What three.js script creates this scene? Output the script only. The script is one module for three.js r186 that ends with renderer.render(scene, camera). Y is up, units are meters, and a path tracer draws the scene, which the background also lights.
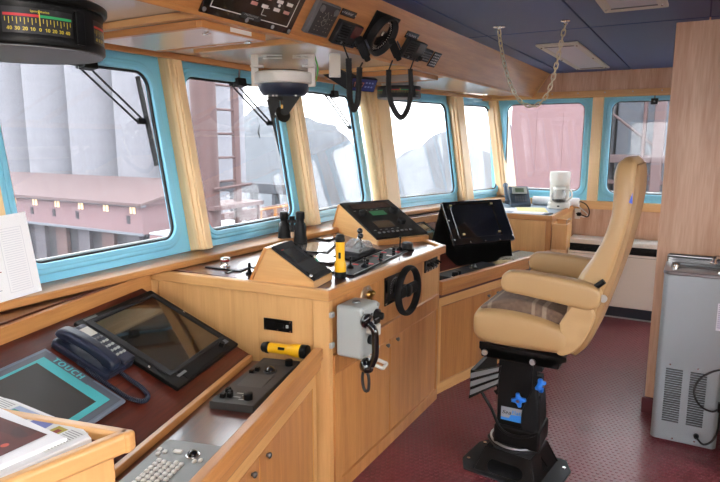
import * as THREE from 'three';
import { RoundedBoxGeometry } from 'three/addons/geometries/RoundedBoxGeometry.js';
import { mergeGeometries } from 'three/addons/utils/BufferGeometryUtils.js';

// ---------------------------------------------------------------- camera, sky, exposure
const scene = new THREE.Scene();
const camera = new THREE.PerspectiveCamera(44.17, 720 / 482, 0.05, 3000);
camera.rotation.order = 'YXZ';
camera.position.set(0, 1.65, 0);
camera.rotation.set(-9.68 * Math.PI / 180, 29.5 * Math.PI / 180, 0);
scene.add(camera);
scene.background = new THREE.Color(0.96, 0.98, 1.0);          // even overcast
scene.backgroundIntensity = 3.6;
scene.fog = new THREE.FogExp2(0xe8ecf2, 0.0008);               // wet mist over the quay
const renderer = new THREE.WebGLRenderer({ antialias: true });
renderer.toneMapping = THREE.LinearToneMapping;
renderer.toneMappingExposure = 4.1;
renderer.shadowMap.enabled = true;
{ // the photographer's flash, just above the lens
  const flash = new THREE.PointLight(0xfff4e6, 1.4, 0, 2); flash.position.set(0.02, 1.78, 0.03); flash.castShadow = true; flash.shadow.radius = 4; scene.add(flash);
}

// ---------------------------------------------------------------- helpers
const D2R = Math.PI / 180;
let seed = 7;
const rnd = () => { seed = (seed * 1664525 + 1013904223) >>> 0; return seed / 4294967296; };
const V3 = (x, y, z) => new THREE.Vector3(x, y, z);
const used = {};
function numbered(name) { const n = used[name] = (used[name] ?? -1) + 1; return n ? `${name}_${String(n).padStart(3, '0')}` : name; }
function tag(o, label, category, group) { o.userData = { ...o.userData, label, category }; if (group) o.userData.group = group; return o; }
function thing(name, label, category, pos = [0, 0, 0], turn = 0, group) {
  const o = new THREE.Group(); o.name = numbered(name); scene.add(o); o.position.set(...pos); o.rotation.y = turn; o.updateMatrixWorld(true);
  return tag(o, label, category, group);
}
function basis(o, U, Vv, W) { o.quaternion.setFromRotationMatrix(new THREE.Matrix4().makeBasis(V3(...U).normalize(), V3(...Vv).normalize(), V3(...W).normalize())); o.updateMatrixWorld(true); return o; }
function struct(name, pos = [0, 0, 0], turn = 0) { const o = new THREE.Group(); o.name = name; scene.add(o); o.position.set(...pos); o.rotation.y = turn; o.updateMatrixWorld(true); o.userData.kind = 'structure'; return o; }
function part(parent, name, geo, mat, label) {
  const m = new THREE.Mesh(Array.isArray(geo) ? join(geo) : geo, mat); m.name = name; m.castShadow = m.receiveShadow = true; parent.add(m);
  if (label) m.userData.label = label;
  return m;
}
const bare = (g) => { const r = g.index ? g.toNonIndexed() : g; for (const k of Object.keys(r.attributes)) if (!['position', 'normal', 'uv'].includes(k)) r.deleteAttribute(k); return r; };
const join = (list) => list.length === 1 ? list[0] : mergeGeometries(list.map(bare));
// texture coordinates in metres from each face's main direction; g is the axis the grain runs along
function uvs(geo, g = 'y', o = 0) {
  const r = bare(geo), p = r.attributes.position, uv = new Float32Array(p.count * 2), a = V3(), b = V3(), c = V3(), gi = 'xyz'.indexOf(g);
  for (let i = 0; i < p.count; i += 3) {
    a.fromBufferAttribute(p, i); b.fromBufferAttribute(p, i + 1); c.fromBufferAttribute(p, i + 2);
    const n = b.clone().sub(a).cross(c.clone().sub(a)).toArray().map(Math.abs), k = n.indexOf(Math.max(...n));
    const rest = [0, 1, 2].filter((j) => j !== k), vi = rest.includes(gi) ? gi : rest[1], ui = rest.find((j) => j !== vi);
    [a, b, c].forEach((q, j) => { const t = q.toArray(); uv[(i + j) * 2] = t[ui] + o; uv[(i + j) * 2 + 1] = t[vi] + o * 1.7; });
  }
  r.setAttribute('uv', new THREE.BufferAttribute(uv, 2)); return r;
}
const at = (geo, x = 0, y = 0, z = 0, rx = 0, ry = 0, rz = 0) => geo.applyMatrix4(new THREE.Matrix4().compose(V3(x, y, z), new THREE.Quaternion().setFromEuler(new THREE.Euler(rx, ry, rz)), V3(1, 1, 1)));
const B = (w, h, d, r = 0.003, s = 1) => new RoundedBoxGeometry(w, h, d, s, Math.max(0.0002, Math.min(r, w / 2.1, h / 2.1, d / 2.1)));
function bb(x0, x1, y0, y1, z0, z1, r = 0.003, g = 'y') { return uvs(at(B(x1 - x0, y1 - y0, z1 - z0, r), (x0 + x1) / 2, (y0 + y1) / 2, (z0 + z1) / 2), g, (x0 * 3.1 + z0 * 1.7 + y0) % 1); }
const cyl = (r0, r1, h, n = 24) => new THREE.CylinderGeometry(r0, r1, h, n);
const lathe = (pts, n = 28) => new THREE.LatheGeometry(pts.map((p) => new THREE.Vector2(p[0], p[1])), n);
const sph = (r, w = 16, h = 12) => new THREE.SphereGeometry(r, w, h);
function tube(pts, r, n = 6, seg = 0, closed = false) { return new THREE.TubeGeometry(new THREE.CatmullRomCurve3(pts.map((p) => V3(...p)), closed, 'centripetal'), seg || pts.length * 6, r, n, closed); }
function rod(a, b, r, n = 8) { const A = V3(...a), Bv = V3(...b), d = Bv.clone().sub(A); const g = new THREE.CylinderGeometry(r, r, d.length(), n); g.applyQuaternion(new THREE.Quaternion().setFromUnitVectors(V3(0, 1, 0), d.clone().normalize())); return g.translate(...A.add(Bv).multiplyScalar(0.5).toArray()); }
function bar(a, b, w, h, r = 0.002, up = [0, 1, 0]) { // a rectangular bar between two points, w sideways, h along up
  const A = V3(...a), Bv = V3(...b), z = Bv.clone().sub(A), L = z.length(); z.normalize(); const x = V3(...up).cross(z).normalize(), y = z.clone().cross(x);
  return B(w, h, L, r).applyMatrix4(new THREE.Matrix4().makeBasis(x, y, z).setPosition(A.add(Bv).multiplyScalar(0.5)));
}
// horizontal polygon [[x,z],...] raised from y0 to y1
function slab(poly, y0, y1, bevel = 0.002, g = 'x', o = 0) {
  const s = new THREE.Shape(poly.map(([x, z]) => new THREE.Vector2(x, -z)));
  const e = new THREE.ExtrudeGeometry(s, { depth: y1 - y0 - 2 * bevel, bevelEnabled: bevel > 0, bevelSize: bevel, bevelOffset: -bevel, bevelThickness: bevel, bevelSegments: 1 });
  return uvs(e.rotateX(-Math.PI / 2).translate(0, y0 + bevel, 0), g, o);
}
// outline in x, y pushed along z from z0 to z1
function ext(poly, z0, z1, bevel = 0.002, seg = 1, holes = [], curve = 8) {
  const s = poly instanceof THREE.Shape ? poly : new THREE.Shape(poly.map((p) => new THREE.Vector2(...p)));
  for (const h of holes) s.holes.push(h instanceof THREE.Path ? h : new THREE.Path(h.map((p) => new THREE.Vector2(...p))));
  return new THREE.ExtrudeGeometry(s, { depth: z1 - z0 - 2 * bevel, bevelEnabled: bevel > 0, bevelSize: bevel, bevelOffset: -bevel, bevelThickness: bevel, bevelSegments: seg, curveSegments: curve }).translate(0, 0, z0 + bevel);
}
function rrect(x0, x1, y0, y1, r, C = THREE.Shape) {
  const s = new C(); s.moveTo(x0 + r, y0); s.lineTo(x1 - r, y0); s.absarc(x1 - r, y0 + r, r, -Math.PI / 2, 0, false); s.lineTo(x1, y1 - r); s.absarc(x1 - r, y1 - r, r, 0, Math.PI / 2, false);
  s.lineTo(x0 + r, y1); s.absarc(x0 + r, y1 - r, r, Math.PI / 2, Math.PI, false); s.lineTo(x0, y0 + r); s.absarc(x0 + r, y0 + r, r, Math.PI, 1.5 * Math.PI, false); return s;
}
// a padded body swept through rings [x0, y0, x1, y1, half width]: each ring spans from (x0, y0) to (x1, y1) in profile and across z
function loft(rings, z0 = 0, n = 32, pow = 0.42) {
  const c = [0, 1, 2, 3, 4].map((k) => new THREE.CatmullRomCurve3(rings.map((r, i) => V3(i, r[k], 0)), false, 'catmullrom', 0.4)), m = rings.length * 5, pos = [], idx = [];
  const f = (v) => Math.sign(v) * Math.abs(v) ** pow;
  for (let j = 0; j <= m; j++) {
    const [x0, y0, x1, y1, w] = c.map((q) => q.getPoint(j / m).y);
    for (let i = 0; i < n; i++) { const t = i / n * 2 * Math.PI, a = f(Math.cos(t)), b = f(Math.sin(t)); pos.push((x0 + x1) / 2 + (x1 - x0) / 2 * a, (y0 + y1) / 2 + (y1 - y0) / 2 * a, z0 + w * b); }
  }
  for (let j = 0; j < m; j++) for (let i = 0; i < n; i++) { const a = j * n + i, b = j * n + (i + 1) % n; idx.push(a, b, a + n, b, b + n, a + n); }
  for (const j of [0, m]) { const k = pos.length / 3, s = j * n * 3; let q = [0, 0, 0]; for (let i = 0; i < n; i++) for (let e = 0; e < 3; e++) q[e] += pos[s + i * 3 + e] / n; pos.push(...q); for (let i = 0; i < n; i++) { const a = j * n + i, b = j * n + (i + 1) % n; j ? idx.push(a, b, k) : idx.push(b, a, k); } }
  const g = new THREE.BufferGeometry(); g.setAttribute('position', new THREE.Float32BufferAttribute(pos, 3)); g.setIndex(idx); g.computeVertexNormals(); g.setAttribute('uv', new THREE.Float32BufferAttribute(new Float32Array(pos.length / 3 * 2), 2)); return g;
}
function spline(pts, closed = true, n = 60) { return new THREE.SplineCurve(pts.concat(closed ? [pts[0]] : []).map((p) => new THREE.Vector2(...p))).getPoints(n).slice(0, closed ? -1 : undefined).map((p) => [p.x, p.y]); }
const print = (w, h) => new THREE.PlaneGeometry(w, h);            // ink on a plate: flat, laid on its carrier

// ---------------------------------------------------------------- textures
function lattice(s) { const t = new Float32Array(4096); let k = s * 7919 + 13; for (let i = 0; i < 4096; i++) { k = (k * 1664525 + 1013904223) >>> 0; t[i] = k / 4294967296; } return t; }
const lat = lattice(3);
function noise(x, y, px, py) { // tiles over px by py cells
  const xi = Math.floor(x), yi = Math.floor(y), fx = x - xi, fy = y - yi, u = fx * fx * (3 - 2 * fx), v = fy * fy * (3 - 2 * fy);
  const h = (a, b) => lat[((((a % px) + px) % px) * 37 + (((b % py) + py) % py) * 101 + px * 7) & 4095];
  return (h(xi, yi) * (1 - u) + h(xi + 1, yi) * u) * (1 - v) + (h(xi, yi + 1) * (1 - u) + h(xi + 1, yi + 1) * u) * v;
}
function tex(n, fn, srgb = true) {
  const d = new Uint8Array(n * n * 4);
  for (let j = 0; j < n; j++) for (let i = 0; i < n; i++) { const c = fn(i / n, j / n), k = (j * n + i) * 4; for (let m = 0; m < 3; m++) d[k + m] = Math.max(0, Math.min(255, Array.isArray(c) ? c[m] : c)); d[k + 3] = 255; }
  const t = new THREE.DataTexture(d, n, n, THREE.RGBAFormat); t.wrapS = t.wrapT = THREE.RepeatWrapping; t.magFilter = THREE.LinearFilter; t.minFilter = THREE.LinearMipmapLinearFilter; t.generateMipmaps = true;
  if (srgb) t.colorSpace = THREE.SRGBColorSpace; t.needsUpdate = true; return t;
}
const rgb = (h) => [(h >> 16) & 255, (h >> 8) & 255, h & 255];
const mixc = (a, b, t) => a.map((x, i) => x + (b[i] - x) * t);
function woodTex(light, dark, { staves = 8, stave = 0.35, grain = 0.5, waves = 24, seed: sd = 0 } = {}) {
  const A = rgb(light), C = rgb(dark);
  return tex(512, (u, v) => {
    const w = 0.12 * noise(u * 4 + sd, v * 3, 4, 3);
    let t = grain * (0.55 * noise((u + w * 0.15) * waves, v * 2 + sd, waves, 2) + 0.3 * noise(u * waves * 4, v * 4, waves * 4, 4) + 0.3 * noise(u * 200, v * 14, 200, 14));
    t += stave * lat[(Math.floor(u * staves) * 53 + sd * 11 + 5) & 4095]; t += 0.12 * noise(u * 6, v * 6, 6, 6);
    return mixc(A, C, Math.min(1, t));
  });
}
const T = {
  beech: woodTex(0xeabc80, 0xc48f54, { staves: 9, stave: 0.3, grain: 0.55 }),
  oak: woodTex(0xd69b5a, 0xa56b39, { staves: 5, stave: 0.15, grain: 0.75, waves: 30, seed: 3 }),
  pine: woodTex(0xf2d6a8, 0xd4ab78, { staves: 3, stave: 0.1, grain: 0.5, waves: 14, seed: 4 }),
  mahogany: woodTex(0x6f2c18, 0x3c120a, { staves: 3, stave: 0.1, grain: 0.9, waves: 40, seed: 5 }),
  laminate: woodTex(0xe8c9b0, 0xbb8f72, { staves: 2, stave: 0.05, grain: 1.0, waves: 13, seed: 9 }),
  mottle: tex(256, (u, v) => 150 + 100 * (0.6 * noise(u * 8, v * 8, 8, 8) + 0.4 * noise(u * 40, v * 40, 40, 40)), false),
  leather: tex(256, (u, v) => mixc(rgb(0xbc9c70), rgb(0xa48256), 0.6 * noise(u * 6, v * 6, 6, 6) + 0.4 * noise(u * 30, v * 30, 30, 30))),
  pebble: tex(256, (u, v) => 255 * (0.5 * noise(u * 60, v * 60, 60, 60) + 0.5 * noise(u * 120, v * 120, 120, 120)), false),
  cloth: tex(256, (u, v) => { const c = mixc(rgb(0x75604f), rgb(0x5d4a3e), noise(u * 90, v * 90, 90, 90)); const st = (Math.abs((v * 4) % 1 - 0.5) < 0.04 || Math.abs((v * 4 + 0.2) % 1 - 0.5) < 0.03) ? 0.5 : 0; return mixc(c, rgb(0xb3a28e), st); }),
  floor: tex(512, (u, v) => mixc(rgb(0x7c2430), rgb(0x5f1a25), 0.5 * noise(u * 9, v * 9, 9, 9) + 0.5 * noise(u * 60, v * 60, 60, 60))),
  concrete: tex(512, (u, v) => mixc(rgb(0x77757b), rgb(0x616066), 0.5 * noise(u * 14, v * 2, 14, 2) + 0.3 * noise(u * 60, v * 8, 60, 8) + 0.3 * noise(u * 30, v * 30, 30, 30))),
  rust: tex(256, (u, v) => mixc(rgb(0x5e4645), rgb(0x463332), 0.6 * noise(u * 8, v * 3, 8, 3) + 0.4 * noise(u * 40, v * 20, 40, 20))),
};
function canvasTex(w, h, draw) { const c = document.createElement('canvas'); c.width = w; c.height = h; const g = c.getContext('2d'); draw(g, w, h); const t = new THREE.CanvasTexture(c); t.colorSpace = THREE.SRGBColorSpace; t.anisotropy = 4; return t; }
const S = (o) => new THREE.MeshStandardMaterial(o), P = (o) => new THREE.MeshPhysicalMaterial(o);
const inked = (w, h, draw, o = {}) => S({ map: canvasTex(w, h, draw), roughness: 0.45, ...o });
const M = {
  beech: P({ map: T.beech, roughness: 0.42, clearcoat: 0.35, clearcoatRoughness: 0.25 }),
  pine: P({ map: T.pine, roughness: 0.45, clearcoat: 0.3, clearcoatRoughness: 0.25 }),
  oak: P({ map: T.oak, roughness: 0.4, clearcoat: 0.4, clearcoatRoughness: 0.22 }),
  mahogany: P({ map: T.mahogany, roughness: 0.45, specularIntensity: 0.6, clearcoat: 0.2, clearcoatRoughness: 0.2 }),
  gloss: P({ map: T.mahogany, roughness: 0.3, clearcoat: 0.9, clearcoatRoughness: 0.14 }),
  laminate: S({ map: T.laminate, roughness: 0.4 }),
  cream: P({ color: 0xd8cbb6, roughness: 0.3, clearcoat: 0.8, clearcoatRoughness: 0.12 }),
  blue: P({ color: 0x84d2f0, roughness: 0.3, clearcoat: 0.5, clearcoatRoughness: 0.15 }),
  rubber: S({ color: 0x141416, roughness: 0.6 }),
  black: P({ color: 0x070708, roughness: 0.42, specularIntensity: 0.4 }),
  blackGloss: P({ color: 0x08080a, roughness: 0.12, clearcoat: 0.6 }),
  matte: P({ color: 0x0f0f11, roughness: 0.7, specularIntensity: 0.4 }),
  charcoal: P({ color: 0x242528, roughness: 0.55, specularIntensity: 0.5 }),
  grey: S({ color: 0x6d7074, roughness: 0.55 }),
  greyBox: S({ color: 0xa6aba8, roughness: 0.5 }),
  white: S({ color: 0xe6e4de, roughness: 0.45 }),
  offwhite: S({ color: 0xc9c5bb, roughness: 0.5 }),
  chrome: S({ color: 0xdcdcdc, roughness: 0.18, metalness: 1 }),
  steel: S({ color: 0xb4b8bb, roughness: 0.34, metalness: 0.85 }),
  basinSteel: S({ color: 0x8e8f92, roughness: 0.28, metalness: 1 }),
  brass: S({ color: 0xb18a4a, roughness: 0.3, metalness: 1 }),
  navy: S({ color: 0x1b2338, roughness: 0.4 }),
  ceiling: S({ color: 0x2b4580, roughness: 0.5 }),
  joint: S({ color: 0x182a70, roughness: 0.6 }),
  floor: P({ map: T.floor, roughness: 0.45, clearcoat: 0.25, clearcoatRoughness: 0.22 }),
  maroon: S({ color: 0x5c1a24, roughness: 0.45 }),
  leather: P({ map: T.leather, roughness: 0.42, bumpMap: T.pebble, bumpScale: 0.0004 }),
  cloth: S({ map: T.cloth, roughness: 0.95 }),
  yellow: S({ color: 0xf0b400, roughness: 0.38 }),
  paper: S({ color: 0xe9e9ea, roughness: 0.85 }),
  clear: P({ color: 0xffffff, roughness: 0, transmission: 1, thickness: 0, ior: 1.5 }),
  glass: P({ color: new THREE.Color(0.71, 0.72, 0.73), roughness: 0, transmission: 1, thickness: 0, ior: 1.33 }),
  screen: P({ color: 0x0c0e10, roughness: 0.1, clearcoat: 1, clearcoatRoughness: 0.03 }),
  red: S({ color: 0xc01f24, roughness: 0.5 }),
  blueKnob: S({ color: 0x1d6fd0, roughness: 0.4 }),
};

// ---------------------------------------------------------------- the wheelhouse shell
const Mx = (O, U, Vv, W) => new THREE.Matrix4().makeBasis(V3(...U).normalize(), V3(...Vv).normalize(), V3(...W).normalize()).setPosition(...O);
const K = 0.17;                                                   // the windows lean outwards at the top
const frontF = Mx([-2.34, 1.06, 0], [0, 0, -1], [-K, 1, 0], [1, K, 0]);
const fu = [0.2777, 0, -0.9607], fn = [0.9607, 0, 0.2777];
const facetF = Mx([-2.316, 1.06, -4.45], fu, [-K * fn[0], 1, -K * fn[2]], [fn[0], K, fn[2]]);
const farF = Mx([-1.78, 1.06, -6.19], [1, 0, 0], [0, 1, 0], [0, 0, 1]);
const rightF = Mx([2.5, 1.06, -3.9], [0, 0, 1], [0, 1, 0], [-1, 0, 0]);
const aftF = Mx([2.5, 1.06, 3.0], [-1, 0, 0], [0, 1, 0], [0, 0, -1]);

{ // floor with raised anti-slip studs
  const f = struct('floor');
  part(f, 'floor_covering', uvs(new THREE.BoxGeometry(5.2, 0.1, 9.4).translate(-0.05, -0.05, -1.6), 'z'), M.floor);
  const g = cyl(1, 1.12, 1, 8).scale(0.0082, 0.0026, 0.0112).translate(0, 0.0013, 0), im = new THREE.InstancedMesh(g, M.floor, 145 * 190), m = new THREE.Matrix4();
  let k = 0;
  for (let i = 0; i < 145; i++) for (let j = 0; j < 190; j++) im.setMatrixAt(k++, m.makeTranslation(-1.5 + i * 0.027 + (j % 2) * 0.0135, 0, -6.05 + j * 0.029));
  im.name = 'floor_studs'; im.userData.kind = 'stuff'; im.castShadow = im.receiveShadow = true; f.add(im);
}
{ // ceiling of navy panels with open joints
  const c = struct('ceiling');
  part(c, 'ceiling_backing', new THREE.BoxGeometry(5.4, 0.08, 9.6).translate(-0.05, 2.345, -1.6), M.joint);
  const xs = [-1.36, -1.21, -0.61, -0.01, 0.6, 1.2, 1.8, 2.5], zs = [-6.19, -3.75, -1.6, 0.6, 3.0];
  for (let i = 0; i < xs.length - 1; i++) for (let j = 0; j < zs.length - 1; j++)
    part(c, 'ceiling_panel', at(B(xs[i + 1] - xs[i] - 0.008, 0.022, zs[j + 1] - zs[j] - 0.014, 0.003), (xs[i] + xs[i + 1]) / 2, 2.296, (zs[j] + zs[j + 1]) / 2), M.ceiling);
}
let windowCount = 0;
// a run of wall pierced by rounded windows; spans are [left, right] of the blue plate's openings in metres along the run
function windowRun(wall, F, s0, s1, spans, { v0 = 0, v1 = 1.05, g0 = 0.085, g1 = 0.94, inset = 0.1, plate = M.blue, thick = 0.012, lean = 0, pane = M.glass } = {}) {
  const holes = spans.map(([a, b]) => rrect(a + inset, b - inset, g0, g1, 0.07, THREE.Path));
  part(wall, 'window_plate', ext([[s0, v0], [s1, v0], [s1, v1], [s0 + lean, v1]], -thick, 0, 0.001, 1, holes).applyMatrix4(F), plate);
  for (const [a, b] of spans) {
    const w = struct(`window_${++windowCount}`);
    const x0 = a + inset, x1 = b - inset;
    // pressed steel frame: an outer flange and an inner rounded lip, then the black seal, then the pane
    part(w, 'window_frame', [ext(rrect(x0 - 0.052, x1 + 0.052, g0 - 0.052, g1 + 0.052, 0.115), -0.01, 0.022, 0.012, 3, [rrect(x0 - 0.002, x1 + 0.002, g0 - 0.002, g1 + 0.002, 0.075, THREE.Path)]),
      ext(rrect(x0 - 0.03, x1 + 0.03, g0 - 0.03, g1 + 0.03, 0.095), -0.01, 0.03, 0.006, 2, [rrect(x0 - 0.004, x1 + 0.004, g0 - 0.004, g1 + 0.004, 0.075, THREE.Path)])].map((q) => q.applyMatrix4(F)), M.blue);
    part(w, 'gasket', ext(rrect(x0 - 0.008, x1 + 0.008, g0 - 0.008, g1 + 0.008, 0.072), -0.004, 0.014, 0.003, 1, [rrect(x0 + 0.006, x1 - 0.006, g0 + 0.006, g1 - 0.006, 0.064, THREE.Path)]).applyMatrix4(F), M.rubber);
    part(w, 'pane', ext(rrect(x0, x1, g0, g1, 0.07), -0.001, 0.005, 0).applyMatrix4(F), pane);
    part(w, 'outer_sill', at(B(x1 - x0 + 0.04, 0.022, 0.03, 0.004), (x0 + x1) / 2, g0 + 0.004, -0.032).applyMatrix4(F), M.white, 'white outer sill');
  }
}
function mullion(wall, F, s0, s1, d = 0.125, v1 = 1.06) { // a boxed timber post with beads along its near edge
  part(wall, 'mullion', [uvs(at(B(s1 - s0, v1, d, 0.004), (s0 + s1) / 2, v1 / 2, d / 2), 'y', s0 * 0.37), uvs(at(B(0.012, v1, 0.018, 0.005, 2), s0 - 0.004, v1 / 2, d - 0.018), 'y', 0.3), uvs(at(B(0.012, v1, 0.03, 0.005, 2), s0 - 0.003, v1 / 2, d - 0.06), 'y', 0.6)].map((q) => q.applyMatrix4(F)), M.pine);
}
{
  const w = struct('wall_front');
  const runs = [[-1.9, -0.86], [-0.85, 0.19], [0.2, 1.24], [1.29, 2.283], [2.33, 3.326], [3.382, 4.32]];
  windowRun(w, frontF, -3.0, 4.36, runs);
  for (const [a, b] of [[-1.9, -1.85], [-0.86, -0.81], [0.19, 0.24], [1.21, 1.285], [2.284, 2.33], [3.326, 3.38], [4.385, 4.46]]) mullion(w, frontF, a, b);
  windowRun(w, facetF, -0.06, 1.9, [[0.06, 1.13], [1.15, 1.87]], { inset: 0.09 });
  mullion(w, facetF, -0.02, 0.13, 0.122); mullion(w, facetF, 1.085, 1.195, 0.12); mullion(w, facetF, 1.77, 1.97, 0.125);
  // timber ledge under the windows, in two lengths
  part(w, 'ledge', [slab([[-2.46, 3], [-2.46, -4.36], [-2.1, -4.36], [-2.09, -3.3], [-2.17, -1.9], [-2.2, 3]], 1.028, 1.06, 0.006, 'z'), slab([[-2.46, -4.34], [-1.98, -6.19], [-1.68, -6.19], [-2.1, -4.36]], 1.028, 1.06, 0.006, 'z')], M.oak);
  part(w, 'lower_wall', [bb(-2.5, -2.3, -0.1, 1.028, -4.5, 3.05, 0.003), slab([[-2.5, -4.4], [-2.05, -6.25], [-1.85, -6.25], [-2.3, -4.4]], -0.1, 1.028)], M.beech);
  part(w, 'upper_wall', [bb(-2.66, -2.535, 2.05, 2.4, -4.42, 3.05, 0.003), slab([[-2.66, -4.4], [-2.15, -6.3], [-2.03, -6.3], [-2.53, -4.4]], 2.05, 2.4)], M.beech);
}
{
  const w = struct('wall_far');
  windowRun(w, farF, -0.1, 4.3, [[-0.07, 0.88], [0.93, 1.85], [1.9, 2.85], [2.9, 3.85]], { thick: 0.02, lean: -0.1 });
  part(w, 'mullion', bb(-0.925, -0.83, 1.06, 2.06, -6.19, -6.13, 0.004), M.pine);
  part(w, 'sill_trim', bb(-1.85, 2.6, 0.985, 1.062, -6.2, -6.115, 0.004, 'x'), M.beech);
  part(w, 'lower_panel', bb(-2.1, 2.6, -0.1, 0.985, -6.3, -6.15, 0.002), M.laminate);
  part(w, 'frieze_panel', bb(-1.75, 2.6, 2.1, 2.4, -6.3, -6.13, 0.002), M.laminate);
  const tr = part(w, 'head_trim', [bb(-2.0, 2.6, 2.062, 2.108, -6.2, -6.112, 0.004, 'x'), bb(-2.0, 2.6, 2.046, 2.066, -6.2, -6.095, 0.004, 'x')], M.beech);
  for (let i = 0; i < 5; i++) part(tr, 'screw', at(cyl(0.006, 0.006, 0.004, 10), -1.3 + i * 0.24, 2.088, -6.111, Math.PI / 2), M.steel);
}
{ // the laminate-faced casing on the right, and the way it returns beside the water cooler
  const w = struct('wall_partition');
  part(w, 'casing_panel', bb(-0.17, 1.5, 0.1, 2.3, -4.75, -3.84, 0.003), M.laminate);
  part(w, 'skirting', bb(-0.185, 1.515, 0, 0.1, -4.765, -3.825, 0.006), M.maroon);
  part(w, 'casing_return', bb(0.235, 1.5, 0, 2.28, -3.84, -3.25, 0.003), M.laminate);
}
{
  const w = struct('wall_right');
  windowRun(w, rightF, -2.35, 7.0, [[-2.0, -1.0], [-0.9, 0.1], [0.7, 1.8], [1.9, 3.0], [3.1, 4.2], [4.3, 5.4], [5.5, 6.6]], { thick: 0.05, plate: M.offwhite, pane: M.clear, g0: 0.07, g1: 0.985, inset: 0.07 });
  part(w, 'lower_wall', bb(2.5, 2.62, -0.1, 1.06, -6.3, 3.1), M.laminate);
  part(w, 'upper_wall', bb(2.5, 2.62, 2.11, 2.4, -6.3, 3.1), M.laminate);
}
{
  const w = struct('wall_aft');
  windowRun(w, aftF, -0.05, 5.1, [[0.2, 1.4], [1.5, 2.7], [2.8, 4.0]], { thick: 0.05, plate: M.offwhite, pane: M.clear, g0: 0.07, g1: 0.985, inset: 0.07 });
  part(w, 'lower_wall', bb(-2.6, 2.6, -0.1, 1.06, 3.0, 3.12), M.laminate);
  part(w, 'upper_wall', bb(-2.6, 2.6, 2.11, 2.4, 3.0, 3.12), M.laminate);
}

// ---------------------------------------------------------------- overhead console
const fasU = [0, 0, -1], fasV = [0.563, 0.826, 0], fasW = [0.826, -0.563, 0], fasO = [-1.49, 2.06, 0];
const fasPoint = (s, t, d = 0) => [fasO[0] + fasV[0] * t + fasW[0] * d, fasO[1] + fasV[1] * t + fasW[1] * d, -s];
{
  const o = thing('overhead_console', 'long sloping timber overhead console carrying radios and panels above the windows', 'console', [-1.49, 2.06, 0]);
  const F = new THREE.Matrix4().makeBasis(V3(...fasU), V3(...fasV), V3(...fasW));
  part(o, 'fascia', uvs(at(B(9.15, 0.285, 0.024, 0.003), 1.56, 0.139, -0.012), 'x').applyMatrix4(F), M.oak);
  part(o, 'fascia_lip', uvs(at(B(9.15, 0.02, 0.03, 0.006, 2), 1.56, 0.006, -0.01), 'x').applyMatrix4(F), M.oak);
  part(o, 'soffit', slab([[0, 3], [0, -6.12], [-0.3, -6.12], [-0.78, -4.4], [-1.12, -4.36], [-1.12, 3]], 0.028, 0.05, 0.001), M.cream, 'glossy cream underside');
  part(o, 'window_head_trim', [bar([-0.9, 0.012, 3], [-0.9, 0.012, -4.3], 0.025, 0.032, 0.004), bar([-0.9, 0.012, -4.3], [-0.42, 0.012, -6.1], 0.025, 0.032, 0.004)].map((g) => uvs(g, 'z')), M.oak);
  part(o, 'corner_bead', uvs(bar([-0.005, -0.006, -6.11], [0.15, 0.225, -6.11], 0.03, 0.012, 0.003), 'y'), M.beech);
}
function hatch(label, z0, z1, zu, stickers) {
  const o = thing('soffit_hatch', label, 'hatch', [-1.54, 2.05, (z0 + z1) / 2]);
  const h = (z0 - z1) / 2, hu = zu;
  part(o, 'backing_frame', [[-0.62, -0.001, h + 0.035, h + 0.005], [-0.62, -0.001, -h - hu, -h - hu + 0.03], [0.0, 0.03, -h - hu, h + 0.035]].map(([a, b, c, d]) => bb(a, b, 0.012, 0.036, Math.min(c, d), Math.max(c, d), 0.002, Math.abs(c - d) > 0.1 ? 'z' : 'x')), M.beech);
  part(o, 'hatch_frame', [[-0.6, -0.023, h - 0.025, h], [-0.6, -0.023, -h, -h + 0.025], [-0.022, 0, -h, h]].map(([a, b, c, d]) => bb(a, b, -0.015, 0.012, c, d, 0.002, d - c > 0.1 ? 'z' : 'x')), M.oak);
  part(o, 'hatch_panel', bb(-0.6, -0.003, -0.012, 0.008, -h + 0.003, h - 0.003, 0.001), M.cream);
  if (stickers) {
    for (const z of [-0.13, 0.1]) part(o, 'latch', [at(cyl(0.009, 0.009, 0.01, 14), -0.05, -0.019, z), at(B(0.034, 0.006, 0.012, 0.002), -0.05, -0.022, z)], M.chrome);
    part(o, 'blank_sticker', bb(0.0, 0.0012, -0.008, 0.008, -0.09, 0.03, 0.0005), M.white); part(o, 'blank_sticker', bb(0.03, 0.0312, 0.016, 0.03, -0.1, 0.02, 0.0005), M.white);
  }
}
hatch('timber-framed soffit hatch with white stickers and chrome latches beside the black switch panel', -1.605, -1.96, 0.26, true);
hatch('timber-framed soffit hatch without stickers, above the small cylindrical rudder indicator', -3.32, -3.77, 0.12, false);

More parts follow.
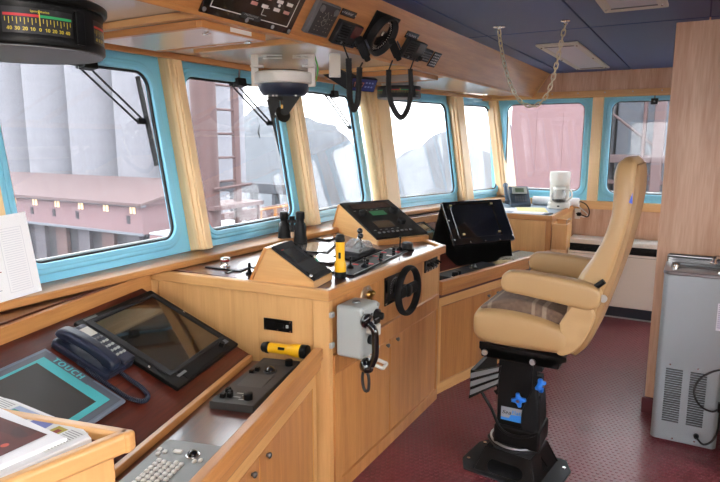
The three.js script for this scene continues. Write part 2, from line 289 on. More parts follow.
// things screwed to the sloping fascia: s along it, t up it
function onFascia(name, label, cat, s, t, group) { return basis(thing(name, label, cat, fasPoint(s, t, 0.001), 0, group), fasU, fasV, fasW); }
const screwAt = (o, x, y, z, r = 0.006) => part(o, 'screw', at(cyl(r, r, 0.004, 10), x, y, z + 0.001, Math.PI / 2), M.steel);
{ // navigation light switch panel
  const o = onFascia('switchboard', 'large black switchboard with white and pink legend plates on the timber fascia', 'switchboard', 1.78, 0.135);
  part(o, 'face_plate', at(B(0.5, 0.245, 0.008, 0.003), 0, 0, 0.004), M.blackGloss);
  for (const x of [-0.235, -0.02, 0.13, 0.235]) for (const y of x === -0.02 || x === 0.13 ? [-0.108] : [-0.108, 0.108]) screwAt(o, x, y, 0.008, 0.008);
  part(o, 'border_line', ext([[-0.215, -0.095], [0.215, -0.095], [0.215, 0.098], [-0.215, 0.098]], 0.008, 0.0088, 0, 1, [[[-0.212, -0.092], [-0.212, 0.095], [0.212, 0.095], [0.212, -0.092]]]), M.white);
  let i = 0;
  for (const y of [0.07, 0.03, -0.01, -0.042]) for (const x of [-0.15, -0.09, -0.02, 0.04, 0.11, 0.17]) {
    if (y === -0.042 && x < -0.05) continue;
    part(o, 'legend_plate', at(B(0.034, 0.013, 0.003, 0.001), x, y, 0.0095), i++ % 3 ? M.white : M.pinkPlate ??= S({ color: 0xc78f86, roughness: 0.5 }));
    if (i % 2) part(o, 'lamp', at(sph(0.006, 10, 8), x + 0.004, y + 0.018, 0.009), M.white);
  }
  part(o, 'engraving', at(print(0.11, 0.022), -0.005, -0.094, 0.0089), inked(256, 52, (g, w, h) => { g.fillStyle = '#0a0a0c'; g.fillRect(0, 0, w, h); g.fillStyle = '#b9bcc0'; for (let i = 0; i < 10; i++) { g.fillRect(40 + i * 18, 6, 4, 16); g.fillRect(40 + i * 18, [6, 12, 18][i % 3], 12, 3); } for (let i = 0; i < 7; i++) g.fillRect(88 + i * 12, 32, 8, 9); }));
  for (const [x, y] of [[-0.07, 0.0], [0.04, -0.06]]) part(o, 'bracket_line', [at(B(0.002, 0.03, 0.001, 0.0003), x, y, 0.0085), at(B(0.03, 0.002, 0.001, 0.0003), x + 0.015, y + 0.015, 0.0085), at(B(0.03, 0.002, 0.001, 0.0003), x + 0.015, y - 0.015, 0.0085)], M.white);
}
{ // alarm panel with a ship's plan
  const o = onFascia('alarm_panel', 'grey alarm panel with a boat outline in small lamps, right of the black switch panel', 'panel', 2.182, 0.112);
  part(o, 'case', at(B(0.172, 0.142, 0.02, 0.004), 0, 0, 0.01), M.grey);
  part(o, 'face', at(print(0.145, 0.13), 0.01, 0, 0.0205), inked(256, 230, (g, w, h) => {
    g.fillStyle = '#2c2e32'; g.fillRect(0, 0, w, h); g.strokeStyle = '#aeb0a6'; g.lineWidth = 3; g.beginPath(); g.moveTo(w / 2, 50); g.lineTo(w / 2 + 24, 90); g.lineTo(w / 2 + 24, 108); g.lineTo(w / 2 - 24, 108); g.lineTo(w / 2 - 24, 90); g.closePath(); g.stroke();
    g.beginPath(); g.moveTo(w / 2 - 24, 118); g.lineTo(w / 2 + 24, 118); g.lineTo(w / 2 + 24, 140); g.quadraticCurveTo(w / 2, 175, w / 2 - 24, 140); g.closePath(); g.stroke();
    g.fillStyle = '#a9a895'; for (const x of [50, 90, 170, 206]) for (const y of [60, 95, 130, 165, 195]) g.fillRect(x, y, 9, 6);
  }));
  for (const x of [-0.045, 0.06]) part(o, 'round_button', at(cyl(0.014, 0.014, 0.008, 20), x, 0.045, 0.023, Math.PI / 2), M.grey);
}
function engraved(label, s, t, w, h, text) {
  const o = onFascia('name_plate', label, 'label', s, t);
  part(o, 'plate', at(B(w, h, 0.004, 0.001), 0, 0, 0.002), M.blackGloss); part(o, 'lettering', at(print(w * 0.92, h * 0.8), 0, 0, 0.0043), inked(256, 64, (g, W, H) => { g.fillStyle = '#0c0c0e'; g.fillRect(0, 0, W, H); g.fillStyle = '#e8e8e8'; for (let i = 0; i < text; i++) { const x = 40 + i * (176 / text); g.fillRect(x, 20, 4, 24); g.fillRect(x, [20, 30, 40][i % 3], 14, 4); if (i % 2) g.fillRect(x + 11, 20, 4, 24); } }));
  screwAt(o, -w / 2 + 0.006, 0, 0.004, 0.003); screwAt(o, w / 2 - 0.006, 0, 0.004, 0.003);
}
engraved('small black engraved plate above the nearer radio and left of the round repeater', 2.362, 0.167, 0.122, 0.03, 7);
engraved('small black engraved plate above the farther radio, right of the round repeater', 3.028, 0.169, 0.15, 0.038, 8);
function radio(label, s, t, w, tint) {
  const o = onFascia('radio', label, 'radio', s, t);
  part(o, 'case', at(B(w, 0.108, 0.028, 0.006, 2), 0, 0, 0.014), M.charcoal);
  part(o, 'speaker_grille', [0, 1, 2, 3, 4, 5, 6].map((i) => at(B(w * 0.36, 0.005, 0.006, 0.001), -w * 0.24, 0.036 - i * 0.012, 0.029)), M.matte);
  part(o, 'display', at(B(w * 0.36, 0.056, 0.006, 0.002), w * 0.26, 0.022, 0.028), S({ color: tint, roughness: 0.25 }), 'dim reddish display');
  for (let i = 0; i < 5; i++) part(o, 'button', at(B(0.014, 0.01, 0.008, 0.002), w * (-0.34 + i * 0.17), -0.038, 0.029), i === 1 ? M.grey : M.black);
  part(o, 'knob', at(cyl(0.012, 0.013, 0.02, 16), w * 0.4, -0.028, 0.034, Math.PI / 2), M.matte);
  return o;
}
radio('nearer radio with a reddish display, between the grey alarm panel and the round repeater', 2.405, 0.083, 0.19, 0x5a2f33);
radio('farther radio with a greyish display on the fascia beside the small keypad', 3.1, 0.103, 0.235, 0x54484a);
{ // round black loudspeaker / repeater in a square plate
  const o = onFascia('repeater_dial', 'round black hooded compass repeater on a square black plate between the two radios', 'dial', 2.69, 0.126);
  part(o, 'mounting_plate', at(B(0.25, 0.2, 0.008, 0.003), 0, 0, 0.004), M.black);
  part(o, 'hood', at(lathe([[0.1, 0], [0.1, 0.038], [0.094, 0.043], [0.088, 0.038], [0.084, 0.012], [0.08, 0.01]], 40), 0, 0, 0.006, Math.PI / 2), M.charcoal);
  part(o, 'dial_card', at(cyl(0.088, 0.088, 0.012, 36), 0, 0, 0.014, Math.PI / 2), M.blackGloss);
  for (let i = 0; i < 36; i++) { const a = i * 10 * D2R; part(o, 'tick', at(B(0.002, i % 3 ? 0.008 : 0.014, 0.001, 0.0003), Math.sin(a) * 0.07, Math.cos(a) * 0.07, 0.0205, 0, 0, -a), M.offwhite); }
  part(o, 'pointer', [at(B(0.012, 0.02, 0.003, 0.001), 0, 0.01, 0.022)], M.offwhite);
}
{
  const o = onFascia('keypad', 'small dark grey keypad on the fascia right of the farther radio', 'keypad', 3.29, 0.094);
  part(o, 'case', at(B(0.15, 0.075, 0.016, 0.004), 0, 0, 0.008), M.charcoal);
  for (let i = 0; i < 6; i++) for (let j = 0; j < 4; j++) part(o, 'key', at(B(0.013, 0.009, 0.006, 0.002), -0.05 + i * 0.02, 0.022 - j * 0.015, 0.017), M.grey);
}
{
  const o = onFascia('notice_plate', 'dark plate with rows of white lettering, rightmost thing on the overhead fascia', 'label', 3.46, 0.082);
  part(o, 'plate', at(B(0.11, 0.095, 0.005, 0.002), 0, 0, 0.0025), M.black);
  part(o, 'lettering', at(print(0.1, 0.085), 0, 0, 0.0053), inked(128, 110, (g, w, h) => { g.fillStyle = '#17181a'; g.fillRect(0, 0, w, h); g.fillStyle = '#c9c9c9'; for (let j = 0; j < 5; j++) for (let i = 0; i < 4; i++) g.fillRect(8 + i * 30, 8 + j * 21, 20 - ((i * 3 + j * 5) % 7), 9); }));
}
// handsets hang on clips in front of the fascia, each with its coiled lead
function handset(label, at0, tilt, lead) {
  const o = thing('handset', label, 'handset', at0);
  const F = new THREE.Matrix4().makeRotationFromEuler(new THREE.Euler(tilt, 0.35, 0.3));
  part(o, 'hand_grip', [at(B(0.042, 0.085, 0.028, 0.01, 2), 0, 0, 0), at(B(0.036, 0.03, 0.026, 0.008, 2), 0.003, 0.043, 0.006), at(B(0.028, 0.026, 0.022, 0.008, 2), 0, -0.047, 0)].map((g) => g.applyMatrix4(F)), M.matte);
  part(o, 'talk_button', at(B(0.008, 0.045, 0.014, 0.003), 0.028, 0.01, 0).applyMatrix4(F), M.navy);
  part(o, 'clip', at(B(0.03, 0.03, 0.05, 0.004), -0.01, 0.03, -0.03).applyMatrix4(F), M.charcoal);
  const L = lead.map((p) => [p[0] - at0[0], p[1] - at0[1], p[2] - at0[2]]);
  part(o, 'coiled_lead', [tube(L.slice(1, -1), 0.0125, 8, 60)].concat(coilRings(L.slice(1, -1), 0.0125)), M.rubber);
  part(o, 'lead_end', [tube(L.slice(0, 2), 0.004, 6, 4), tube(L.slice(-2), 0.004, 6, 4)], M.rubber);
}
function coilRings(pts, r) { // the turns of a tight coil along a curve
  const c = new THREE.CatmullRomCurve3(pts.map((p) => V3(...p)), false, 'centripetal'), n = Math.round(c.getLength() / 0.007), out = [];
  for (let i = 0; i <= n; i++) { const p = c.getPointAt(i / n), d = c.getTangentAt(i / n); const g = new THREE.TorusGeometry(r, 0.0028, 5, 10); g.applyQuaternion(new THREE.Quaternion().setFromUnitVectors(V3(0, 0, 1), d)); out.push(g.translate(p.x, p.y, p.z)); }
  return out;
}
handset('black radio handset with a narrow hanging lead loop, left of the round repeater', [-1.385, 2.06, -2.475], 0.3, [[-1.43, 2.075, -2.37], [-1.42, 2.01, -2.405], [-1.42, 1.918, -2.41], [-1.42, 1.82, -2.42], [-1.42, 1.79, -2.452], [-1.42, 1.82, -2.485], [-1.42, 1.93, -2.5], [-1.42, 1.98, -2.505], [-1.39, 2.0, -2.48]]);
handset('black radio handset with a wide hanging lead loop, right of the round repeater', [-1.385, 2.1, -2.805], 0.3, [[-1.39, 2.045, -2.79], [-1.42, 2.0, -2.808], [-1.42, 1.89, -2.813], [-1.42, 1.81, -2.87], [-1.42, 1.768, -2.96], [-1.42, 1.82, -3.045], [-1.42, 1.92, -3.083], [-1.42, 2.03, -3.07], [-1.4, 2.09, -3.08]]);

// ---------------------------------------------------------------- hung under the soffit
function scaleTex(big) {
  return inked(512, 200, (g, w, h) => {
    g.fillStyle = '#131314'; g.fillRect(0, 0, w, h); g.fillStyle = '#c8242a'; g.fillRect(10, 42, w / 2 - 10, 18); g.fillStyle = '#1fa05a'; g.fillRect(w / 2, 42, w / 2 - 10, 18);
    g.fillStyle = '#d9c22a'; for (let i = -9; i <= 9; i++) g.fillRect(w / 2 + i * 26 - 3, 68, 5, i % 2 ? 30 : 46);
    g.font = 'bold 34px sans-serif'; g.textAlign = 'center'; [40, 30, 20, 10, 0, 10, 20, 30, 40].forEach((n, i) => g.fillText(String(n), w / 2 + (i - 4) * 52, 154));
    g.font = 'bold 20px sans-serif'; if (big) g.fillText('Sperry Marine', w / 2 + 6, 28); g.fillRect(w / 2 - 3, 10, 7, 108);
  }, { roughness: big ? 0.3 : 0.6 });
}
function rudderDrum(label, [x, y, z], r, h, big) {
  const o = thing('rudder_indicator', label, 'indicator', [x, y, z]);
  part(o, 'drum_body', lathe([[0.001, 0.004], [r * 0.97, 0.004], [r, 0.01], [r, 0.03], [r * 0.985, 0.036], [r * 0.985, h - 0.02], [r, h - 0.016], [r, h], [0.001, h]], 48), M.black);
  part(o, 'under_plate', at(cyl(r * 0.965, r * 0.965, 0.004, 48), 0, 0.003, 0), M.grey, 'plain grey underside');
  if (big) part(o, 'mounting_flange', lathe([[r * 0.9, h], [r * 1.03, h - 0.006], [r * 1.055, h], [r * 1.055, h + 0.014], [r * 1.02, h + 0.02], [0.01, h + 0.06]], 48), M.black);
  else part(o, 'mounting_collar', lathe([[r * 0.8, h], [r * 0.8, h + 0.04], [0.01, h + 0.04]], 36), M.steel);
  const m = scaleTex(big), c = Math.atan2(-x, -z), d = big ? 0.4 : 0.6;   // the middle scale looks to the helm
  (big ? [-1.13, 0.2, 1.37] : [-1.4, 0.05, 1.4]).forEach((q) => {
    const g = new THREE.CylinderGeometry(r * 0.992, r * 0.992, h * 0.6, 20, 1, true, c + q - d, d * 2);
    part(o, 'scale', g.translate(0, h * (big ? 0.48 : 0.5), 0), m);
  });
  for (const q of [-0.6, 0.7]) part(o, 'window_post', at(B(0.03, h * 0.7, 0.008, 0.002), Math.sin(c + q) * r, h / 2, Math.cos(c + q) * r, 0, c + q), M.black);
}
rudderDrum('large black drum-shaped rudder indicator with a red and green scale, nearest the camera', [-1.75, 1.892, -1.09], 0.222, 0.125, true);
rudderDrum('small drum-shaped rudder indicator with green and red scales above the fourth window', [-1.89, 1.935, -3.9], 0.155, 0.082, false);
{ // compass reflector with periscope mirror
  const o = thing('compass_reflector', 'white-ringed compass projector hanging on white brackets with a tilted mirror below', 'compass', [-1.945, 1.937, -2.62], 29.5 * D2R); o.scale.set(0.9, 1, 0.9); o.updateMatrixWorld(true);
  part(o, 'white_ring', lathe([[0.135, 0.0], [0.168, 0.0], [0.17, 0.008], [0.17, 0.052], [0.165, 0.06], [0.14, 0.06]], 48), M.white);
  part(o, 'cover', lathe([[0.001, 0.07], [0.14, 0.066], [0.15, 0.05]], 40), M.black);
  part(o, 'bowl', lathe([[0.148, 0.002], [0.15, -0.004], [0.145, -0.03], [0.125, -0.055], [0.1, -0.06], [0.001, -0.06]], 48), M.navy, 'dark blue-black compass bowl');
  for (const s of [-1, 1]) {
    part(o, 'bracket', [at(B(0.042, 0.165, 0.02, 0.004), s * 0.165, 0.07, 0.02), at(B(0.042, 0.03, 0.05, 0.004), s * 0.165, 0.01, 0.0), at(B(0.075, 0.012, 0.05, 0.004), s * 0.15, 0.09, 0.03), at(B(0.08, 0.012, 0.05, 0.003), s * 0.14, 0.148, 0.0)], M.white);
    part(o, 'slotted_bar', [at(B(0.11, 0.006, 0.02, 0.002), s * 0.085 + 0.03, 0.128, 0.06), at(B(0.11, 0.006, 0.02, 0.002), s * 0.085 + 0.03, 0.142, 0.06)], M.white);
  }
  part(o, 'mirror_bracket', [ext([[-0.1, 0], [-0.03, 0], [-0.03, -0.09], [-0.06, -0.115], [-0.09, -0.09]], -0.02, -0.012, 0.001), ext([[-0.02, 0], [0.1, 0], [0.02, -0.1], [-0.02, -0.1]], 0.012, 0.02, 0.001), at(B(0.03, 0.03, 0.05, 0.003), -0.02, -0.01, 0)].map((g) => g.translate(0, -0.058, 0)), M.black);
  part(o, 'mirror', at(cyl(0.045, 0.045, 0.012, 28), -0.01, -0.155, 0.01, 0.9, 0, -0.45), S({ color: 0x4c463f, roughness: 0.2, metalness: 0.6 }), 'round tilted mirror');
  for (const x of [-0.08, -0.05, -0.03, 0.08]) part(o, 'lamp_stud', at(B(0.012, 0.008, 0.01, 0.002), x, -0.063, 0.105), M.white);
  part(o, 'copper_clip', at(B(0.012, 0.02, 0.01, 0.002), -0.01, -0.115, 0.03), M.brass);
}
{ // digital display tilted under the soffit
  const o = thing('digital_display', 'dark tilted display box with a blue face and red digits above the third window', 'display', [-1.87, 1.985, -3.36]);
  basis(o, [0.25, 0.0, -0.97], [0.42, 0.9, 0.11], [0.87, -0.43, 0.22]);
  part(o, 'case', at(B(0.24, 0.088, 0.3, 0.006), 0, 0, -0.16), M.charcoal);
  part(o, 'face', at(print(0.22, 0.075), 0, 0, -0.0085), inked(256, 88, (g, w, h) => { g.fillStyle = '#1d2f78'; g.fillRect(0, 0, w, h); g.fillStyle = '#20232c'; g.fillRect(20, 22, 108, 46); g.fillStyle = '#e58a80'; g.font = 'bold 46px monospace'; g.fillText('10.7', 24, 60); g.fillStyle = '#93a8d8'; for (let i = 0; i < 6; i++) g.fillRect(146 + (i % 3) * 32, 20 + Math.floor(i / 3) * 30, 20, 12); }));
}
{
  const o = thing('junction_box', 'small white junction box hanging under the soffit between the compass and the radio lead', 'box', [-1.665, 1.965, -2.68], 29.5 * D2R);
  part(o, 'cover', at(B(0.06, 0.118, 0.03, 0.004), 0, 0.06, 0), M.offwhite);
  for (const [x, y] of [[-0.022, 0.008], [0.022, 0.008], [-0.022, 0.112], [0.022, 0.112]]) part(o, 'screw', at(cyl(0.004, 0.004, 0.004, 8), x, y, 0.016, Math.PI / 2), M.steel);
}
{
  const o = thing('green_wire', 'thin green earth wire hanging from the soffit beside the compass bracket', 'wire', [-1.8, 2.08, -2.7]);
  part(o, 'wire', tube([[0, 0, 0], [0.01, -0.05, -0.01], [0, -0.09, -0.02], [-0.03, -0.12, -0.05]], 0.004, 6, 16), S({ color: 0x58b848, roughness: 0.5 }));
}
{ // chain looped between two ceiling eyes
  const o = thing('ceiling_chain', 'steel chain hanging in a loop from two eye plates in the ceiling', 'chain', [-0.872, 2.285, -3.475]);
  const c = new THREE.CatmullRomCurve3([[-0.182, -0.02], [-0.172, -0.085], [-0.145, -0.2], [-0.1, -0.33], [-0.03, -0.43], [0.04, -0.448], [0.09, -0.41], [0.12, -0.345], [0.148, -0.22], [0.168, -0.1], [0.182, -0.02]].map(([x, y]) => V3(x, y, 0)));
  const n = 34, pts = c.getSpacedPoints(n), link = (() => { const a = []; for (let i = 0; i < 20; i++) { const t = i / 20 * 2 * Math.PI; a.push([Math.cos(t) * 0.0095, Math.sin(t) * 0.0095 + Math.sign(Math.sin(t)) * 0.0095, 0]); } return tube(a, 0.0034, 6, 24, true); })();
  for (let i = 0; i < n; i++) { const d = pts[i + 1].clone().sub(pts[i]).normalize(), m = part(o, 'link', link, M.chain ??= S({ color: 0xd2c8ae, roughness: 0.32, metalness: 0.7 })); m.position.copy(pts[i]).lerp(pts[i + 1], 0.5); m.quaternion.setFromUnitVectors(V3(0, 1, 0), d).multiply(new THREE.Quaternion().setFromAxisAngle(V3(0, 1, 0), (i % 2) * Math.PI / 2 + 0.4)); }
  for (const x of [-0.182, 0.182]) part(o, 'eye_plate', [at(lathe([[0.001, -0.006], [x < 0 ? 0.034 : 0.024, -0.004], [x < 0 ? 0.036 : 0.026, 0.001], [0.001, 0.002]], 24), x, 0, 0), at(new THREE.TorusGeometry(0.009, 0.003, 6, 14), x, -0.013, 0)], M.chrome);
}
// flush ceiling lights, unlit
function ceilingLight(label, x0, x1, z0, z1) {
  const o = thing('ceiling_light', label, 'light', [(x0 + x1) / 2, 2.285, (z0 + z1) / 2]);
  const w = x1 - x0, d = z1 - z0;
  part(o, 'frame', ext([[-w / 2, -d / 2], [w / 2, -d / 2], [w / 2, d / 2], [-w / 2, d / 2]], 0, 0.016, 0.004, 1, [[[-w / 2 + 0.045, -d / 2 + 0.07], [-w / 2 + 0.045, d / 2 - 0.07], [w / 2 - 0.045, d / 2 - 0.07], [w / 2 - 0.045, -d / 2 + 0.07]]]).rotateX(Math.PI / 2), M.offwhite);
  part(o, 'diffuser', at(B(w - 0.08, 0.012, d - 0.13, 0.003), 0, -0.007, 0), S({ color: 0xb9bac2, roughness: 0.35 }));
  for (const s of [-1, 1]) part(o, 'end_strip', at(B(w - 0.08, 0.004, 0.012, 0.001), 0, -0.016, s * (d / 2 - 0.085)), M.grey);
  for (const x of [-1, 1]) for (const z of [-1, 0, 1]) part(o, 'screw', at(sph(0.007, 8, 6), x * (w / 2 - 0.022), -0.016, z * (d / 2 - 0.08)), M.chrome);
}
ceilingLight('complete flush ceiling light in front of the far frieze, behind the hanging chain', -1.025, -0.75, -5.78, -4.22);
ceilingLight('flush ceiling light cut by the top edge of the view', -0.47, -0.185, -3.3, -1.75);

// ---------------------------------------------------------------- consoles
const knobAt = (o, x, y, z, axis) => { const g = lathe([[0.001, 0.02], [0.009, 0.018], [0.012, 0.012], [0.008, 0.006], [0.006, 0]], 18); if (axis === 'x') g.rotateZ(-Math.PI / 2); else g.rotateX(Math.PI / 2); return part(o, 'knob', g.translate(x, y, z), M.knobSteel ??= S({ color: 0x6c6c6e, roughness: 0.3, metalness: 0.8 })); };
{ // helm console in the middle
  const o = thing('helm_console', 'middle timber console with the steering wheel on its front and levers on top', 'console', [-1.38, 0, -2.1]);
  const L = (p) => [p[0] + 1.38, p[1] + 2.1], outline = [[-1.36, -2.125], [-1.345, -3.4], [-1.545, -3.56], [-2.1, -4.02], [-2.26, -4.1], [-2.28, -2.005]].map(L);
  part(o, 'carcass', slab(outline.map(([x, z], i) => i < 2 ? [x - 0.012, z] : [x, z]), 0.0, 0.97, 0.002, 'y', 0.2), M.beech);
  const topPoly = [[-1.385, -2.145], [-1.365, -3.395], [-1.56, -3.55], [-2.1, -3.99], [-2.26, -4.08], [-2.28, -1.995]].map(L);
  const tilt = (q) => q.applyMatrix4(new THREE.Matrix4().set(1, 0, 0, 0, -0.045, 1, 0, 0, 0, 0, 1, 0, 0, 0, 0, 1));   // the top rises towards the windows
  part(o, 'top', tilt(slab(topPoly, 0.968, 0.992, 0.001, 'z')), M.gloss, 'glossy dark mahogany top');
  // raised rim along the front and both ends
  const rim = (a, b) => uvs(bar([a[0] + 1.38, 0.982 - (a[0] + 1.36) * 0.014, a[1] + 2.1], [b[0] + 1.38, 0.982 - (b[0] + 1.36) * 0.014, b[1] + 2.1], 0.034, 0.052, 0.007), Math.abs(a[1] - b[1]) > Math.abs(a[0] - b[0]) ? 'z' : 'x');
  part(o, 'rim', rim([-1.358, -2.1], [-1.338, -3.425]), M.oak); part(o, 'rim', rim([-1.342, -3.41], [-2.1, -3.99]), M.oak);
  part(o, 'rim', rim([-1.345, -2.115], [-2.31, -1.99]), M.beech);
  const fx = 0.022;                                              // the face of the front, local x
  const face = (n, y0, y1, z0, z1, t, m = M.oak) => part(o, n, bb(fx - 0.016, fx + t, y0, y1, z0, z1, 0.003), m);
  // front: upper panel, rail, two doors, stiles and skirting
  face('front_panel', 0.7, 0.958, -1.29, -0.05, -0.002); face('corner_post', 0.0, 0.958, -0.052, -0.022, 0.002, M.beech); face('corner_post', 0.0, 0.958, -1.312, -1.288, 0.002);
  face('rail', 0.608, 0.698, -1.29, -0.05, 0.012); face('stile', 0.07, 0.606, -0.11, -0.05, 0.012); face('stile', 0.07, 0.606, -1.29, -1.27, 0.012); face('skirting', 0.0, 0.07, -1.29, -0.05, 0.012);
  for (const [z0, z1, kz] of [[-0.615, -0.117, -0.575], [-1.263, -0.623, -0.692]]) { const d = face('door', 0.076, 0.6, z0, z1, 0.005); knobAt(d, fx + 0.006, 0.582, kz, 'x'); }
  // left end towards the wing console
  const F = new THREE.Matrix4().makeBasis(V3(0.992, 0, -0.124), V3(0, 1, 0), V3(0.124, 0, 0.992)).setPosition(0.02, 0, -0.026);
  [[0.0, 0.075], [0.077, 0.36], [0.362, 0.66], [0.662, 0.79]].forEach(([x0, x1], i) => part(o, 'end_panel', bb(-x1, -x0, 0.0, 0.958, -0.012, i === 0 ? 0.006 : 0.003, 0.002).applyMatrix4(F), M.beech));
  M.helmEnd = F;
}
// the two wing consoles: local x points out into the room, z along the front towards the camera
function wing(name, label, pos, turn, dir, len, rimY, doors) {
  const o = thing(name, label, 'console', pos, turn);
  const Z = (a, b) => dir > 0 ? [a, b] : [-b, -a];
  const box = (n, x0, x1, y0, y1, a, b, m, g = 'z', r = 0.003) => { const [z0, z1] = Z(a, b); return part(o, n, bb(x0, x1, y0, y1, z0, z1, r, g), m); };
  box('carcass', -0.86, -0.06, 0.0, rimY - 0.12, 0.02, len, M.beech, 'y');
  box('shelf', -0.34, -0.02, rimY - 0.115, rimY - 0.09, 0.0, len, M.gloss);
  box('rim', -0.036, 0.004, rimY - 0.058, rimY, 0.0, len, M.oak, 'z', 0.007);
  box('cove_strip', -0.034, -0.004, rimY - 0.093, rimY - 0.054, 0.01, len, M.oak);
  box('dividing_strip', -0.356, -0.332, rimY - 0.12, rimY - 0.064, 0.0, len, M.oak, 'z', 0.005);
  // sloping instrument surface
  const yA = rimY - 0.072, yB = 0.954, xA = -0.355, xB = -0.9;
  const [z0, z1] = Z(-0.02, len), prof = ext([[xA, yA - 0.1], [xA, yA], [xB, yB], [xB, yB - 0.25]], z0, z1, 0.001);
  part(o, 'instrument_surface', uvs(prof, 'z', 0.37), M.mahogany, 'dark mahogany sloping surface');
  box('back_rim', -0.925, -0.9, yB - 0.07, 1.014, dir > 0 ? -0.1 : 0, len, M.oak, 'z', 0.004);
  part(o, 'back_shelf', slab([[-0.92, z0 - (dir > 0 ? 0.1 : 0)], [-0.92, z1], [-1.35, z1], [-1.02, z0 - (dir > 0 ? 0.13 : 0)]], 1.0, 1.022, 0.001), M.gloss);
  // face frame with doors
  const f = -0.03;
  box('top_rail', f - 0.03, f, rimY - 0.175, rimY - 0.09, 0.0, len, M.beech); box('skirting', f - 0.03, f, 0.0, 0.07, 0.0, len, M.beech);
  box('stile', f - 0.03, f, 0.07, rimY - 0.175, 0.0, 0.045, M.beech, 'y');
  for (const [a, b, ka] of doors) { const d = box('door', f - 0.03, f - 0.003, 0.075, rimY - 0.18, a, b, M.oak, 'y'); if (ka !== undefined) knobAt(d, f - 0.003, rimY - 0.21, dir > 0 ? ka : -ka, 'x'); }
  return o;
}
const leftWing = [[-1.38, 0, -2.1], 15.5 * D2R], rightWing = [[-1.345, 0, -3.425], -14.5 * D2R];
wing('wing_console', 'near timber wing console with telephone and two flat screens on a dark sloping top', leftWing[0], leftWing[1], 1, 1.3, 0.745, [[0.05, 0.62, 0.56], [0.625, 1.28, 0.69]]);
wing('wing_console', 'far timber wing console carrying the large tilted black monitor', rightWing[0], rightWing[1], -1, 1.48, 0.768, [[0.05, 0.66, 0.6], [0.665, 1.25, 0.72]]);
{ // raised end section nearest the camera
  const o = thing('end_console', 'raised timber console end at the lower left corner with magazines on top', 'console', [-1.07, 0, -0.83]);
  const out = [[0, 0], [0.012, 0.03], [-0.28, 1.6], [-1.3, 1.6], [-0.93, 0.205]];
  part(o, 'carcass', slab([[-0.018, 0.03], [-0.3, 1.55], [-1.2, 1.55], [-0.9, 0.23]], 0.0, 0.975, 0.002, 'y'), M.beech);
  part(o, 'top', slab([[-0.02, 0.02], [-0.3, 1.55], [-1.2, 1.55], [-0.9, 0.22]], 0.965, 0.978, 0.001, 'x'), M.mahogany);
  part(o, 'rim', uvs(bar([-0.005, 0.978, -0.012], [-0.28, 0.978, 1.55], 0.034, 0.05, 0.012), 'z'), M.beech); part(o, 'rim', uvs(bar([0.012, 0.978, 0.0], [-0.9, 0.978, 0.205], 0.032, 0.05, 0.01), 'x'), M.beech);
  part(o, 'front_post', uvs(bar([-0.02, 0.0, 0.03], [-0.02, 0.955, 0.03], 0.075, 0.03, 0.004), 'y'), M.beech);
}
{ // chart desk in the far corner
  const o = thing('chart_desk', 'timber desk in the far window corner with telephone and coffee maker on top', 'desk', [-1.035, 0, -5.1]);
  part(o, 'carcass', slab([[-0.02, -0.02], [-0.02, -1.0], [-0.66, -1.0], [-0.74, -0.02]], 0, 0.99, 0.002, 'y', 0.4), M.beech);
  part(o, 'top', slab([[-0.02, -0.015], [-0.02, -1.0], [-0.67, -1.0], [-0.84, -0.3], [-0.76, -0.015]], 0.985, 1.008, 0.001), M.greyTop ??= S({ color: 0x7f93a8, roughness: 0.35 }), 'grey-blue desk top');
  part(o, 'rim', bb(-0.76, 0.004, 0.972, 1.02, -0.022, 0.004, 0.005, 'x'), M.oak); part(o, 'rim', bb(-0.02, 0.006, 0.972, 1.02, -1.0, -0.02, 0.005, 'z'), M.oak);
  part(o, 'front_panel', bb(-0.74, -0.05, 0.03, 0.97, -0.022, -0.008, 0.002), M.beech); part(o, 'corner_post', bb(-0.048, 0, 0, 0.972, -0.04, -0.004, 0.003), M.oak);
  part(o, 'side_panel', bb(-0.022, -0.006, 0.03, 0.97, -1.0, -0.045, 0.002), M.beech);
}
{
  const o = thing('wall_bin', 'small open timber bin hung on the side of the far desk', 'bin', [-1.035, 0.735, -5.13]);
  part(o, 'front', bb(0.005, 0.125, 0, 0.215, 0.0, 0.014, 0.003), M.beech); part(o, 'back', bb(0.005, 0.125, 0, 0.24, -0.16, -0.146), M.beech); part(o, 'side', bb(0.111, 0.125, 0, 0.215, -0.146, 0), M.beech); part(o, 'side', bb(0.0, 0.014, 0, 0.22, -0.146, 0), M.beech); part(o, 'base', bb(0.014, 0.111, 0, 0.012, -0.146, 0), M.beech);
  part(o, 'wire_rail', [rod([0.118, 0.25, -0.15], [0.118, 0.25, 0.006], 0.004), rod([0.118, 0.2, 0.004], [0.118, 0.25, 0.004], 0.004), rod([0.118, 0.2, -0.15], [0.118, 0.25, -0.15], 0.004)], M.chrome);
}
